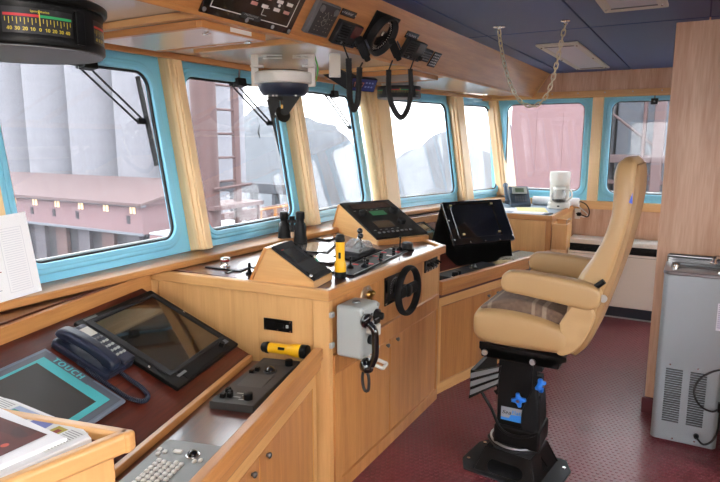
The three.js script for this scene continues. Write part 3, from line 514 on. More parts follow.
{
  const o = thing('convector', 'white wall heater with a dark grille slot and navy plinth on the far wall', 'heater', [-0.68, 0, -5.985]);
  part(o, 'case', bb(-0.345, 0.44, 0.105, 0.725, -0.12, 0.12, 0.01), M.white);
  part(o, 'grille_recess', bb(-0.33, 0.42, 0.61, 0.68, 0.1, 0.123, 0.002), M.matte);
  for (let i = 0; i < 5; i++) part(o, 'grille_slat', bb(-0.33, 0.42, 0.616 + i * 0.013, 0.62 + i * 0.013, 0.12, 0.127, 0.001), M.black);
  for (const x of [-0.2, 0.06, 0.3]) part(o, 'grille_stay', bb(x, x + 0.006, 0.61, 0.68, 0.12, 0.128, 0.001), M.black);
  part(o, 'plinth', bb(-0.345, 0.44, 0.012, 0.104, -0.12, 0.115, 0.003), M.navy, 'navy plinth'); part(o, 'foot_strip', bb(-0.345, 0.44, 0, 0.014, -0.12, 0.122, 0.002), M.steel);
  part(o, 'cover_seam', bb(-0.345, 0.44, 0.585, 0.588, 0.119, 0.1212, 0.0005), M.grey);
}
{ // water cooler
  const o = thing('water_cooler', 'tall grey water cooler with a chrome basin top beside the laminate casing', 'water cooler', [-0.112, 0, -3.49]);
  const w = 0.318, d = 0.31;
  part(o, 'cabinet', ext(rrect(0, w, -d, 0, 0.028), 0.015, 0.945, 0.003, 1).rotateX(-Math.PI / 2).translate(0, 0, -d), M.coolerGrey ??= S({ color: 0x9aa3a9, roughness: 0.42, metalness: 0.35 }));
  part(o, 'kick', bb(0.01, w - 0.01, 0, 0.02, -d + 0.01, -0.012), M.maroon);
  part(o, 'basin_rim', [ext(rrect(-0.004, w + 0.004, -d - 0.004, 0.006, 0.03), 0.944, 0.964, 0.005, 2, [rrect(0.03, w - 0.03, -d + 0.07, -0.025, 0.05, THREE.Path)]).rotateX(-Math.PI / 2).translate(0, 0, -d)].map((g) => g), M.basinSteel);
  part(o, 'basin', lathe([[0.001, 0], [0.05, 0.004], [0.1, 0.022], [0.118, 0.034]], 32).scale(1.1, 1, 0.85).translate(w / 2, 0.915, -0.14), M.basinSteel);
  part(o, 'back_splash', [at(B(w, 0.05, 0.02, 0.008, 2), w / 2, 0.978, -d + 0.012), rod([0.014, 1.0, -d + 0.03], [w - 0.014, 1.0, -d + 0.03], 0.012, 14), at(sph(0.012, 12, 8), 0.014, 1.0, -d + 0.03)], M.basinSteel);
  part(o, 'push_button', [at(cyl(0.014, 0.016, 0.02, 18), 0.052, 0.97, -0.075), at(sph(0.011, 12, 8), 0.052, 0.982, -0.075)], M.chrome);
  part(o, 'spout', [tube([[0.262, 0.955, -0.06], [0.262, 1.0, -0.06], [0.256, 1.04, -0.05], [0.23, 1.05, -0.02], [0.222, 1.03, -0.005]], 0.011, 10, 24), at(cyl(0.018, 0.022, 0.02, 18), 0.262, 0.96, -0.06), at(lathe([[0.001, 0.015], [0.016, 0.012], [0.016, 0], [0.001, 0]], 18), 0.222, 1.02, -0.005)], M.chrome);
  for (const [x0, x1] of [[0.05, 0.132], [0.167, 0.245]]) { for (let i = 0; i < 23; i++) part(o, 'louvre', at(B(x1 - x0, 0.0055, 0.008, 0.002), (x0 + x1) / 2, 0.425 - i * 0.0134, 0.003, 0.5), M.coolerSlot ??= S({ color: 0x4c5054, roughness: 0.6 })); }
  for (const [x, y] of [[0.068, 0.452], [0.2, 0.45], [0.11, 0.032], [0.215, 0.04]]) part(o, 'screw', at(cyl(0.005, 0.005, 0.004, 10), x, y, 0.002, Math.PI / 2), M.chrome);
  part(o, 'sticker', at(B(0.04, 0.145, 0.001, 0.0004), 0.28, 0.745, 0.001), inked(64, 200, (g, W, H) => { g.fillStyle = '#dfe2ea'; g.fillRect(0, 0, W, H); g.fillStyle = '#8a8fb2'; for (let i = 0; i < 12; i++) g.fillRect(6, 10 + i * 15, 30 + (i * 13) % 20, 5); }));
}
{
  const o = thing('power_cord', 'black power cord looping down the front of the water cooler to its plug', 'cord', [0.11, 0.04, -3.44]);
  const W = [[0.2, 0.48, -3.462], [0.15, 0.459, -3.452], [0.1, 0.411, -3.448], [0.078, 0.34, -3.45], [0.097, 0.283, -3.45], [0.131, 0.252, -3.45], [0.173, 0.245, -3.45], [0.198, 0.26, -3.455], [0.205, 0.2, -3.455], [0.2, 0.13, -3.455], [0.178, 0.075, -3.45], [0.144, 0.052, -3.45], [0.112, 0.074, -3.462]].map(([x, y, z]) => [x - 0.11, y - 0.04, z + 3.44]);
  part(o, 'cord', tube(W, 0.0052, 8, 90), M.rubber); part(o, 'plug', at(lathe([[0.001, 0.025], [0.011, 0.022], [0.014, 0.0], [0.001, 0]], 16), 0.0, 0.034, -0.05, Math.PI / 2), M.black);
  part(o, 'socket', [at(B(0.02, 0.05, 0.03, 0.004), 0.092, 0.23, -0.02), at(B(0.03, 0.022, 0.03, 0.004), 0.1, 0.44, -0.02)], M.black);
}

// ---------------------------------------------------------------- helm chair
{
  const o = thing('helm_chair', 'tan leather helm chair on a black column with blue adjuster knobs', 'chair', [-0.67, 0, -2.84]);
  const X = 0.67;                                                  // profile below is written in room x
  const prof = (pts) => pts.map(([x, y]) => [x + X, y]);
  const zn = 0.24;
  // base: sloping steel stand with a slot and bolted flanges
  const ring = (y, r) => [[-r, y, r], [r, y, r], [r, y, -r], [-r, y, -r]];
  const turn = (g) => g.rotateY(-0.12).translate(-0.02, 0, 0.0);
  const holeA = new THREE.Path(); holeA.absarc(-0.06, 0.05, 0.032, Math.PI / 2, -Math.PI / 2, false); holeA.absarc(0.06, 0.05, 0.032, -Math.PI / 2, Math.PI / 2, false); holeA.closePath();
  const tri = [[-0.035, 0.035], [0.0, 0.1], [0.035, 0.035]];
  const wallShape = (h) => ext([[-0.17, 0], [0.17, 0], [0.118, 0.135], [-0.118, 0.135]], -0.008, 0, 0.001, 1, [h], 12);
  const sides = [0, 1, 2, 3].map((i) => wallShape(i % 2 ? tri : holeA).rotateX(-0.36).translate(0, 0, 0.165).rotateY(i * Math.PI / 2));
  part(o, 'stand', sides.map(turn), M.black);
  part(o, 'flange', [turn(ext([[-0.2, -0.19], [0.2, -0.19], [0.25, -0.1], [0.25, 0.1], [0.2, 0.19], [-0.2, 0.19], [-0.25, 0.1], [-0.25, -0.1]], 0, 0.01, 0.002).rotateX(-Math.PI / 2))], M.charcoal);
  for (const [x, z] of [[-0.215, 0.1], [-0.215, -0.1], [0.215, 0.1], [0.215, -0.1]]) part(o, 'bolt', turn(at(cyl(0.01, 0.01, 0.01, 6), x, 0.014, z)), M.chrome);
  part(o, 'turntable', turn(lathe([[0.001, 0.132], [0.13, 0.132], [0.145, 0.138], [0.145, 0.152], [0.13, 0.156], [0.001, 0.156]], 8).rotateY(Math.PI / 8)), M.charcoal);
  part(o, 'turntable_edge', turn(new THREE.TorusGeometry(0.128, 0.006, 8, 40, Math.PI * 1.2).rotateX(Math.PI / 2).rotateY(-0.3).translate(0, 0.158, 0)), M.steel);
  // column
  part(o, 'column_foot', at(B(0.225, 0.1, 0.21, 0.012, 2), 0.0, 0.205, 0), M.black);
  part(o, 'column', [at(B(0.165, 0.42, 0.17, 0.006), -0.022, 0.43, 0), at(B(0.05, 0.13, 0.19, 0.02, 2), 0.05, 0.3, 0)], M.black);
  part(o, 'rack', [0, 1, 2, 3, 4].map((i) => at(B(0.035, 0.028, 0.05, 0.003), 0.085, 0.42 + i * 0.05, 0.05)).concat([at(B(0.02, 0.27, 0.05, 0.003), 0.068, 0.51, 0.05)]), M.matte);
  part(o, 'cover_boot', at(ext(spline([[0.0, 0], [0.08, 0.01], [0.085, 0.1], [0.07, 0.22], [0.055, 0.25], [0.03, 0.19], [0.0, 0.1]]), -0.06, 0.1, 0.012, 2), 0.02, 0.245, 0), M.matte);
  part(o, 'front_bracket', [ext(prof([[-0.79, 0.52], [-0.76, 0.52], [-0.76, 0.36], [-0.8, 0.4], [-0.82, 0.46]]), 0.03, 0.06, 0.003)], M.black);
  for (const [x, y] of [[-0.795, 0.43], [-0.772, 0.385]]) part(o, 'bolt', at(cyl(0.014, 0.014, 0.014, 14), x + X, y, 0.066, Math.PI / 2), M.chrome);
  part(o, 'lever', tube(prof([[-0.86, 0.43], [-0.79, 0.33], [-0.745, 0.245], [-0.7, 0.222], [-0.62, 0.23], [-0.575, 0.255]]).map(([x, y]) => [x, y, 0.115]), 0.008, 8, 40), M.black);
  const star = []; for (let i = 0; i < 16; i++) { const a = i / 16 * 2 * Math.PI, r = i % 4 < 2 ? 0.036 : 0.02; star.push([Math.cos(a) * r, Math.sin(a) * r]); }
  for (const [x, y, z, k] of [[-0.665, 0.405, 0.092, 0], [-0.578, 0.495, 0.085, 1.25]]) { const kn = part(o, 'adjuster_knob', at(ext(star, 0, 0.022, 0.005, 2), x + X, y, z, 0, k, 0), M.blueKnob, 'bright blue knob'); part(kn, 'stud', at(cyl(0.008, 0.008, 0.01, 12), x + X + 0.024 * Math.sin(k), y, z + 0.024 * Math.cos(k), Math.PI / 2, 0, -k), M.chrome); }
  part(o, 'maker_plate', at(print(0.105, 0.07), -0.03, 0.315, 0.0866), inked(256, 170, (g, w, h) => { g.fillStyle = '#8d9299'; g.fillRect(0, 0, w, h); g.fillStyle = '#2a7fd6'; g.fillRect(0, h - 34, w, 34); g.beginPath(); g.moveTo(90, h - 20); g.lineTo(120, 90); g.lineTo(250, 80); g.lineTo(250, h - 20); g.fill(); g.fillStyle = '#111'; g.font = 'bold italic 62px serif'; g.fillText('Sea', 12, 92); g.fillStyle = '#2a7fd6'; g.font = 'bold 58px sans-serif'; g.fillText('Flat', 130, 76); }));
  part(o, 'foot_column', at(B(0.2, 0.05, 0.2, 0.006), -0.02, 0.625, 0), M.black);
  // foot rest in front
  part(o, 'foot_rest', [ext(prof([[-0.88, 0.55], [-0.86, 0.55], [-0.86, 0.44], [-0.88, 0.42]]).map(([x, y]) => [x, y]), -0.19, 0.2, 0.003), at(B(0.012, 0.12, 0.01, 0.002), -0.2, 0.49, 0.195)], M.black);
  const fr = part(o, 'tread_frame', ext([[-0.215, 0.4], [-0.075, 0.5], [-0.06, 0.6], [-0.2, 0.545]], 0.19, 0.2, 0.002), M.black);
  for (let i = 0; i < 3; i++) part(fr, 'tread_strip', ext([[-0.208, 0.422 + i * 0.043], [-0.072, 0.512 + i * 0.03], [-0.07, 0.532 + i * 0.03], [-0.206, 0.45 + i * 0.043]], 0.199, 0.204, 0.001), M.grey);
  // seat frame and seat
  part(o, 'seat_frame', [at(B(0.36, 0.05, 0.4, 0.006), 0.02, 0.655, 0, 0, 0, 0), ext(prof([[-0.84, 0.7], [-0.44, 0.69], [-0.44, 0.672], [-0.53, 0.63], [-0.8, 0.63], [-0.84, 0.67]]), 0.185, 0.2, 0.002), ext(prof([[-0.84, 0.7], [-0.44, 0.69], [-0.44, 0.672], [-0.53, 0.63], [-0.8, 0.63], [-0.84, 0.67]]), -0.2, -0.185, 0.002)], M.black);
  for (const [x, y] of [[-0.81, 0.655], [-0.585, 0.648]]) part(o, 'bolt', at(cyl(0.014, 0.014, 0.012, 14), x + X, y, 0.205, Math.PI / 2), M.steel);
  const L = (pts, z0, z1, b = 0.022, n = 50) => uvs(ext(spline(prof(pts), true, n), z0, z1, b, 4), 'y');
  const R = (list) => list.map(([x0, y0, x1, y1, w]) => [x0 + X, y0, x1 + X, y1, w]);
  part(o, 'seat_cushion', loft(R([[-0.868, 0.815, -0.866, 0.775, 0.2], [-0.858, 0.858, -0.853, 0.735, 0.245], [-0.825, 0.882, -0.815, 0.704, 0.255], [-0.72, 0.893, -0.72, 0.697, 0.255], [-0.58, 0.882, -0.58, 0.7, 0.255], [-0.46, 0.848, -0.46, 0.708, 0.255], [-0.41, 0.8, -0.415, 0.725, 0.24]])), M.leather);
  part(o, 'seat_cover', [uvs(ext(spline(prof([[-0.83, 0.885], [-0.72, 0.93], [-0.6, 0.93], [-0.46, 0.89], [-0.4, 0.86], [-0.4, 0.8], [-0.6, 0.84], [-0.82, 0.86]]), true, 40), -0.215, 0.215, 0.014, 3), 'x')], M.cloth, 'striped grey-brown cloth');
  // backrest with its headrest
  part(o, 'backrest', loft(R([[-0.47, 0.735, -0.41, 0.712, 0.2], [-0.475, 0.78, -0.37, 0.77, 0.235], [-0.462, 0.86, -0.335, 0.87, 0.24], [-0.448, 0.98, -0.288, 1.03, 0.24], [-0.41, 1.075, -0.266, 1.1, 0.24], [-0.366, 1.15, -0.25, 1.18, 0.238], [-0.326, 1.24, -0.235, 1.25, 0.236], [-0.303, 1.33, -0.222, 1.34, 0.232], [-0.3, 1.42, -0.212, 1.43, 0.225], [-0.304, 1.5, -0.211, 1.51, 0.212], [-0.294, 1.552, -0.215, 1.556, 0.195], [-0.265, 1.578, -0.237, 1.58, 0.16]])), M.leather);
  part(o, 'back_shell', loft(R([[-0.450, 0.719, -0.402, 0.700, 0.180], [-0.402, 0.774, -0.352, 0.765, 0.205], [-0.365, 0.874, -0.318, 0.865, 0.212], [-0.318, 1.034, -0.272, 1.027, 0.214], [-0.280, 1.184, -0.234, 1.177, 0.212], [-0.252, 1.344, -0.207, 1.339, 0.206], [-0.242, 1.434, -0.198, 1.430, 0.198], [-0.242, 1.514, -0.199, 1.510, 0.185], [-0.248, 1.554, -0.206, 1.551, 0.165]]), 0, 28, 0.3), S({ color: 0x94734c, roughness: 0.55 }), 'darker brown back shell');
  part(o, 'brand_tab', ext(prof([[-0.232, 1.4], [-0.221, 1.44], [-0.219, 1.395]]), 0.222, 0.23, 0.001), S({ color: 0x3f5fd0, roughness: 0.5 }), 'small blue tab');
  for (const s of [1, -1]) {
    const z0 = s > 0 ? 0.215 : -0.29;
    const arm = part(o, 'armrest', loft(R([[-0.724, 1.03, -0.722, 1.005, 0.026], [-0.717, 1.058, -0.714, 0.99, 0.036], [-0.69, 1.076, -0.69, 0.98, 0.04], [-0.6, 1.08, -0.6, 0.972, 0.04], [-0.45, 1.07, -0.45, 0.955, 0.04], [-0.36, 1.058, -0.36, 0.945, 0.04], [-0.318, 1.04, -0.318, 0.96, 0.038], [-0.305, 1.02, -0.305, 0.985, 0.028]]), z0 + 0.04, 28), M.leather);
    part(arm, 'pivot', [rod([X - 0.335, 1.04, z0 + 0.04 * (s > 0 ? 1 : 1)], [X - 0.3, 1.072, z0 + 0.04], 0.012)], M.black);
    part(arm, 'pivot_cap', at(cyl(0.016, 0.016, 0.01, 16), X - 0.298, 1.0, z0 + 0.05, Math.PI / 2), M.steel);
  }
  part(o, 'side_wing', L([[-0.47, 0.86], [-0.42, 0.95], [-0.36, 0.96], [-0.33, 0.9], [-0.38, 0.77], [-0.44, 0.72], [-0.475, 0.725], [-0.46, 0.78]], 0.205, 0.25, 0.008), M.leather);
}

// ---------------------------------------------------------------- on the near wing console
const wingX = (w) => [Math.cos(w[1]), 0, -Math.sin(w[1])], wingZ = (w) => [Math.sin(w[1]), 0, Math.cos(w[1])];
const wingAt = (w, x, y, z) => { const X = wingX(w), Zz = wingZ(w); return [w[0][0] + X[0] * x + Zz[0] * z, y, w[0][2] + X[2] * x + Zz[2] * z]; };
// a frame on the sloping surface: local x to the right along the console, y up the slope, z out of it; d metres up from the dividing strip
function onSlope(name, label, cat, w, rimY, d, z, lift = 0.001, spin = 0) {
  const ph = Math.atan2(0.954 - rimY + 0.072, 0.545), y = rimY - 0.072 + d * Math.sin(ph), x = -0.355 - d * Math.cos(ph), X = wingX(w), Zz = wingZ(w);
  const N = [X[0] * Math.sin(ph), Math.cos(ph), X[2] * Math.sin(ph)], p = wingAt(w, x, y, z);
  const o = thing(name, label, cat, [p[0] + N[0] * lift, p[1] + N[1] * lift, p[2] + N[2] * lift]);
  basis(o, [-Zz[0], 0, -Zz[2]], [-X[0] * Math.cos(ph), Math.sin(ph), -X[2] * Math.cos(ph)], N); o.rotateZ(spin); o.updateMatrixWorld(true); return o;
}
{ // large flush screen
  const o = onSlope('flat_screen', 'large dark flush-mounted flat screen in a black frame, beside the desk telephone', 'screen', leftWing, 0.745, 0.32, 0.24);
  part(o, 'bezel', ext(rrect(-0.26, 0.26, -0.25, 0.25, 0.008), 0, 0.016, 0.004, 2, [rrect(-0.185, 0.215, -0.165, 0.205, 0.004, THREE.Path)]), M.black);
  part(o, 'inner_frame', ext(rrect(-0.225, 0.235, -0.185, 0.225, 0.005), 0.014, 0.02, 0.003, 1, [rrect(-0.19, 0.22, -0.17, 0.21, 0.004, THREE.Path)]), M.charcoal);
  part(o, 'screen_glass', at(B(0.405, 0.375, 0.006, 0.002), 0.015, 0.02, 0.011), M.screen);
  part(o, 'control_strip', at(B(0.37, 0.05, 0.003, 0.001), 0.01, -0.212, 0.017), M.matte);
  part(o, 'rotary_knob', at(cyl(0.012, 0.014, 0.02, 18), 0.16, -0.205, 0.026, Math.PI / 2), M.black); part(o, 'knob_plate', at(B(0.05, 0.022, 0.003, 0.001), 0.2, -0.2, 0.018), M.grey); part(o, 'label_strip', at(B(0.06, 0.012, 0.003, 0.001), -0.17, -0.205, 0.018), M.grey);
  part(o, 'badge', at(B(0.075, 0.012, 0.002, 0.0006), -0.18, 0.236, 0.0168), M.grey);
  for (const [x, y] of [[-0.245, -0.1], [0.245, 0.05]]) part(o, 'screw', at(sph(0.006, 10, 6), x, y, 0.016), M.chrome);
}
{ // touch panel
  const o = onSlope('touch_panel', 'grey touch panel with a turquoise border and the word TOUCH, left of the telephone', 'panel', leftWing, 0.745, 0.335, 0.945);
  part(o, 'bezel', ext(rrect(-0.24, 0.24, -0.178, 0.178, 0.004), 0, 0.014, 0.004, 1), M.touchGrey ??= S({ color: 0x6f7a88, roughness: 0.45 }));
  part(o, 'inset_face', at(B(0.452, 0.328, 0.003, 0.001), 0, 0, 0.0145), S({ color: 0x565c68, roughness: 0.4 }));
  part(o, 'turquoise_border', ext([[-0.2, -0.142], [0.172, -0.142], [0.195, -0.142], [0.195, 0.142], [-0.2, 0.142]], 0.0155, 0.017, 0.0004, 1, [[[-0.18, -0.12], [-0.18, 0.132], [0.15, 0.132], [0.15, -0.12]]]), S({ color: 0x4fb9bf, roughness: 0.4 }));
  part(o, 'screen', at(B(0.33, 0.252, 0.002, 0.0006), -0.015, 0.006, 0.016), S({ color: 0x3a3836, roughness: 0.5 }));
  part(o, 'lettering', at(print(0.19, 0.04), 0.212, 0.05, 0.0172, 0, 0, -Math.PI / 2), inked(256, 54, (g, w, h) => { g.fillStyle = '#565c68'; g.fillRect(0, 0, w, h); g.fillStyle = '#5cc3c8'; g.font = 'bold 52px sans-serif'; g.textAlign = 'center'; g.fillText('TOUCH', w / 2, 46); }));
}
{ // telephone
  const o = onSlope('telephone', 'dark navy corded desk telephone on the near wing console', 'telephone', leftWing, 0.745, 0.4, 0.59);
  part(o, 'base', [ext(rrect(-0.085, 0.085, -0.13, 0.125, 0.02), 0, 0.03, 0.008, 2), at(B(0.07, 0.25, 0.02, 0.008, 2), 0.048, 0, 0.034)], M.navy);
  part(o, 'display_card', at(B(0.055, 0.05, 0.003, 0.001), 0.045, 0.075, 0.045), M.offwhite, 'pale paper card');
  for (let r = 0; r < 5; r++) for (let c = 0; c < 3; c++) part(o, 'key', at(B(0.012, 0.01, 0.007, 0.002), 0.026 + c * 0.019, 0.028 - r * 0.027, 0.047), r ? M.greyBox : M.grey);
  // the receiver lies across the cradle: a bowed grip between two cups
  part(o, 'receiver', [ext(spline([[-0.128, 0.0], [-0.125, 0.028], [-0.09, 0.042], [0, 0.05], [0.09, 0.042], [0.125, 0.028], [0.13, 0.0], [0.085, -0.004], [0.07, 0.004], [0, 0.01], [-0.07, 0.004], [-0.085, -0.004]], true, 60), -0.027, 0.027, 0.013, 3).applyMatrix4(new THREE.Matrix4().makeBasis(V3(0, 1, 0), V3(0, 0, 1), V3(1, 0, 0)).setPosition(-0.042, 0, 0.038))], M.navy);
  const P0 = [[0.353, 0.674], [0.309, 0.68], [0.221, 0.684], [0.154, 0.68], [0.118, 0.653], [0.125, 0.619], [0.172, 0.598], [0.233, 0.595], [0.268, 0.59]].map(([d, z]) => [-(z - 0.59), d - 0.4, 0.008]);
  const cd = part(o, 'cord', [tube(P0, 0.0045, 6, 80)].concat(coilRings(P0, 0.0062)), M.navy);
  part(cd, 'cord_end', [tube([P0[8], [-0.02, -0.115, 0.02], [-0.03, -0.12, 0.035]], 0.003, 6, 12), tube([P0[0], [-0.09, -0.01, 0.01], [-0.08, 0.0, 0.016]], 0.003, 6, 8)], M.navy);
}
const onShelf = (name, label, cat, w, x, z, y, group) => thing(name, label, cat, wingAt(w, x, y, z), w[1], group);
{ // trackball control panel
  const o = onShelf('radar_controller', 'dark grey controller with trackball and knobs in the near wing console shelf', 'controller', leftWing, -0.197, 0.245, 0.656);
  part(o, 'case', uvs(ext([[-0.255, 0], [0.255, 0], [0.255, 0.03], [-0.255, 0.012]], -0.09, 0.09, 0.005, 2).rotateY(Math.PI / 2), 'z').rotateY(Math.PI), M.deckGrey ??= S({ color: 0x3c3b3a, roughness: 0.55 }));
  const yy = (z) => 0.021 + z * 0.035;
  part(o, 'rest_pad', [at(B(0.11, 0.004, 0.15, 0.002), -0.005, yy(0.03), 0.03), at(B(0.12, 0.004, 0.05, 0.002), -0.01, yy(-0.21), -0.21)], M.padGrey ??= S({ color: 0x4a4947, roughness: 0.5 }));
  part(o, 'ball_ring', at(new THREE.TorusGeometry(0.025, 0.004, 8, 28), 0.012, yy(-0.09) + 0.002, -0.095, Math.PI / 2), M.charcoal); part(o, 'trackball', at(sph(0.022, 24, 16), 0.012, yy(-0.09) + 0.002, -0.095), M.blackGloss);
  for (const [x, z] of [[0.06, -0.19], [0.045, 0.2]]) part(o, 'rotary_knob', at(lathe([[0.001, 0.026], [0.016, 0.026], [0.018, 0.02], [0.018, 0]], 20), x, yy(z), z), M.black);
  for (const [x, z] of [[-0.045, -0.09], [-0.055, -0.055], [-0.04, 0.18], [-0.06, 0.155], [-0.055, 0.21], [-0.03, 0.2]]) part(o, 'push_button', at(B(0.02, 0.018, 0.02, 0.004, 2), x, yy(z) + 0.008, z), M.black);
  part(o, 'legend', [0, 1, 2, 3, 4].map((i) => at(B(0.03, 0.001, 0.006, 0.0003), -0.005 + (i % 2) * 0.03, yy(0.19) + 0.0005, 0.16 + i * 0.017)), M.greyBox);
}
{ // steel keyboard
  const o = onShelf('steel_keyboard', 'stainless steel keyboard with a black trackball in the shelf of the near wing console', 'keyboard', leftWing, -0.19, 0.985, 0.656);
  part(o, 'plate', at(B(0.2, 0.02, 0.42, 0.003), 0, 0.01, 0), M.plate ??= S({ color: 0x8c8e8c, roughness: 0.5, metalness: 0.3 }));
  part(o, 'trackball_ring', at(new THREE.TorusGeometry(0.02, 0.003, 8, 24), 0.035, 0.021, -0.135, Math.PI / 2), M.chrome); part(o, 'trackball', at(sph(0.018, 20, 14), 0.035, 0.02, -0.135), M.blackGloss);
  for (let i = 0; i < 13; i++) for (let j = 0; j < 5; j++) { if (j === 4 && i > 4 && i < 9) continue; part(o, 'key', at(B(0.014, 0.008, 0.014, 0.003), -0.05 + j * 0.02 + (j % 2 ? 0 : 0), 0.023, -0.08 + i * 0.021 + (j % 3) * 0.005), M.white); }
  part(o, 'space_key', at(B(0.014, 0.008, 0.07, 0.003), 0.032, 0.023, 0.08), M.white);
  for (const [x, z, w] of [[-0.02, -0.14, 0.03], [-0.06, -0.13, 0.012], [-0.075, -0.115, 0.012], [-0.085, -0.14, 0.012], [0.06, -0.1, 0.012], [0.075, -0.11, 0.012]]) part(o, 'side_key', at(B(w, 0.008, 0.016, 0.003), x, 0.023, z), M.white);
}
function torch(label, pos) { // stands upright at its base
  const o = thing('torch', label, 'torch', pos, 0);
  part(o, 'head_ring', lathe([[0.001, 0.002], [0.027, 0], [0.029, 0.006], [0.029, 0.026], [0.027, 0.032]], 28), M.black);
  part(o, 'head', lathe([[0.027, 0.03], [0.0285, 0.04], [0.028, 0.064], [0.0225, 0.084], [0.0215, 0.088]], 28), M.yellow);
  part(o, 'barrel', lathe([[0.0215, 0.086], [0.0215, 0.178]], 28), M.yellow);
  part(o, 'tail_cap', lathe([[0.0215, 0.175], [0.024, 0.177], [0.0245, 0.188], [0.022, 0.192], [0.021, 0.203], [0.016, 0.21], [0.001, 0.212]], 28), M.black);
  part(o, 'switch', at(B(0.012, 0.03, 0.008, 0.003), 0.009, 0.112, 0.0205, 0, 0.4), M.black);
  return o;
}
torch('yellow and black torch standing upright on the helm console beside the small wood-cased display', [-1.452, 0.997, -2.375]);
{ const o = torch('yellow and black torch lying on the shelf of the near wing console', wingAt(leftWing, -0.062, 0.722, 0.012)); o.rotation.set(0, leftWing[1] - 0.08, Math.PI / 2, 'YXZ'); o.scale.setScalar(1.08); o.updateMatrixWorld(true); }
{ // magazines on the raised end
  const o = thing('newspaper', 'folded newspaper with small coloured pictures lying on the console end', 'newspaper', [-1.46, 0.984, -0.6], 0);
  part(o, 'pages', slab([[-0.4, -0.16], [0.0, -0.205], [0.28, -0.195], [0.335, -0.175], [0.3, 0.22], [-0.4, 0.25]], 0, 0.014, 0.003), M.paper);
  const pr = (w, h, x, z, a, f, tw = 256, th = 192) => part(o, 'printed_page', at(print(w, h).rotateX(-Math.PI / 2), x, 0.0152, z, 0, a, 0), inked(tw, th, f, { roughness: 0.85 }));
  pr(0.5, 0.1, 0.065, -0.142, -0.04, (g, w, h) => { g.fillStyle = '#dcdcd8'; g.fillRect(0, 0, w, h); g.fillStyle = '#9aa9c4'; g.fillRect(232, 4, 92, 48); g.fillStyle = '#2f8f74'; g.fillRect(238, 20, 76, 26); g.fillStyle = '#e2efe9'; for (let i = 0; i < 5; i++) { g.fillRect(246 + i * 13, 26, 4, 14); g.fillRect(246 + i * 13, 26 + (i % 3) * 5, 9, 4); } g.fillStyle = '#6f78b4'; g.beginPath(); g.moveTo(336, 10); g.lineTo(396, 8); g.lineTo(408, 52); g.lineTo(376, 62); g.lineTo(342, 54); g.fill(); g.fillStyle = '#a99a3c'; g.fillRect(420, 14, 36, 34); g.fillStyle = '#8a3b2e'; g.fillRect(432, 24, 16, 20); g.fillStyle = '#8f8f8d'; for (let i = 0; i < 12; i++) { g.fillRect(462, 10 + i * 7, 44, 2.5); g.fillRect(8, 6 + i * 7, 100, 2.5); g.fillRect(118, 6 + i * 7, 100, 2.5); } }, 512, 100);
}
{
  const o = thing('magazine', 'magazine with a dark red photograph and white margins on top of the newspaper', 'magazine', [-1.46, 1.0, -0.52], 0.0);
  part(o, 'pages', slab([[-0.4, -0.2], [-0.1, -0.235], [0.308, -0.215], [0.285, 0.16], [-0.4, 0.2]], 0, 0.009, 0.002), M.paper);
  part(o, 'photograph', at(print(0.62, 0.35).rotateX(-Math.PI / 2), -0.045, 0.0102, -0.02, 0, 0.02, 0), inked(512, 288, (g, w, h) => { g.fillStyle = '#5a221c'; g.fillRect(0, 0, w, h); let k = 11; const r = () => (k = (k * 1103515245 + 12345) % 2147483648) / 2147483648; for (let i = 0; i < 90; i++) { g.fillStyle = ['#6a2a22', '#2c1210', '#8a3a30', '#4a1c18', '#9a4a3c'][i % 5]; g.globalAlpha = 0.35; g.beginPath(); g.ellipse(r() * w, r() * h * 0.9, 20 + r() * 60, 8 + r() * 26, r(), 0, 7); g.fill(); } g.globalAlpha = 1; g.fillStyle = '#8c4a3c'; g.fillRect(0, h - 46, w, 46); g.fillStyle = '#c9503c'; for (let i = 0; i < 3; i++) { g.beginPath(); g.arc(w - 30 - i * 20, 60 + i * 22, 7, 0, 7); g.fill(); } }, { roughness: 0.7 }));
}
{
  const o = thing('paper_sheet', 'white printed sheet fixed to the window post at the left edge', 'paper', [-2.19, 1.22, -1.24], 0);
  basis(o, [0, 0, -1], [-0.1, 1, 0], [1, 0.1, 0]);
  part(o, 'sheet', uvs(at(B(0.25, 0.31, 0.0025, 0.0005), -0.035, 0.0, 0.002, 0, 0, 0.06)), M.paper);
  part(o, 'printing', at(print(0.2, 0.26), -0.035, -0.01, 0.0036, 0, 0, 0.06), inked(256, 330, (g, w, h) => { g.fillStyle = '#e9e9ea'; g.fillRect(0, 0, w, h); g.fillStyle = '#c9c9d2'; for (let j = 0; j < 26; j++) g.fillRect(150, 30 + j * 11, 92, 2); g.fillStyle = '#9a9aa6'; for (let j = 0; j < 18; j++) g.fillRect(12, 40 + j * 15, 100 - (j * 17) % 40, 3); g.strokeStyle = '#b0b0ba'; g.strokeRect(140, 18, 110, 300); g.fillStyle = '#b04a4a'; g.fillRect(110, 96, 10, 4); g.fillRect(108, 210, 10, 4); }, { roughness: 0.85 }));
}

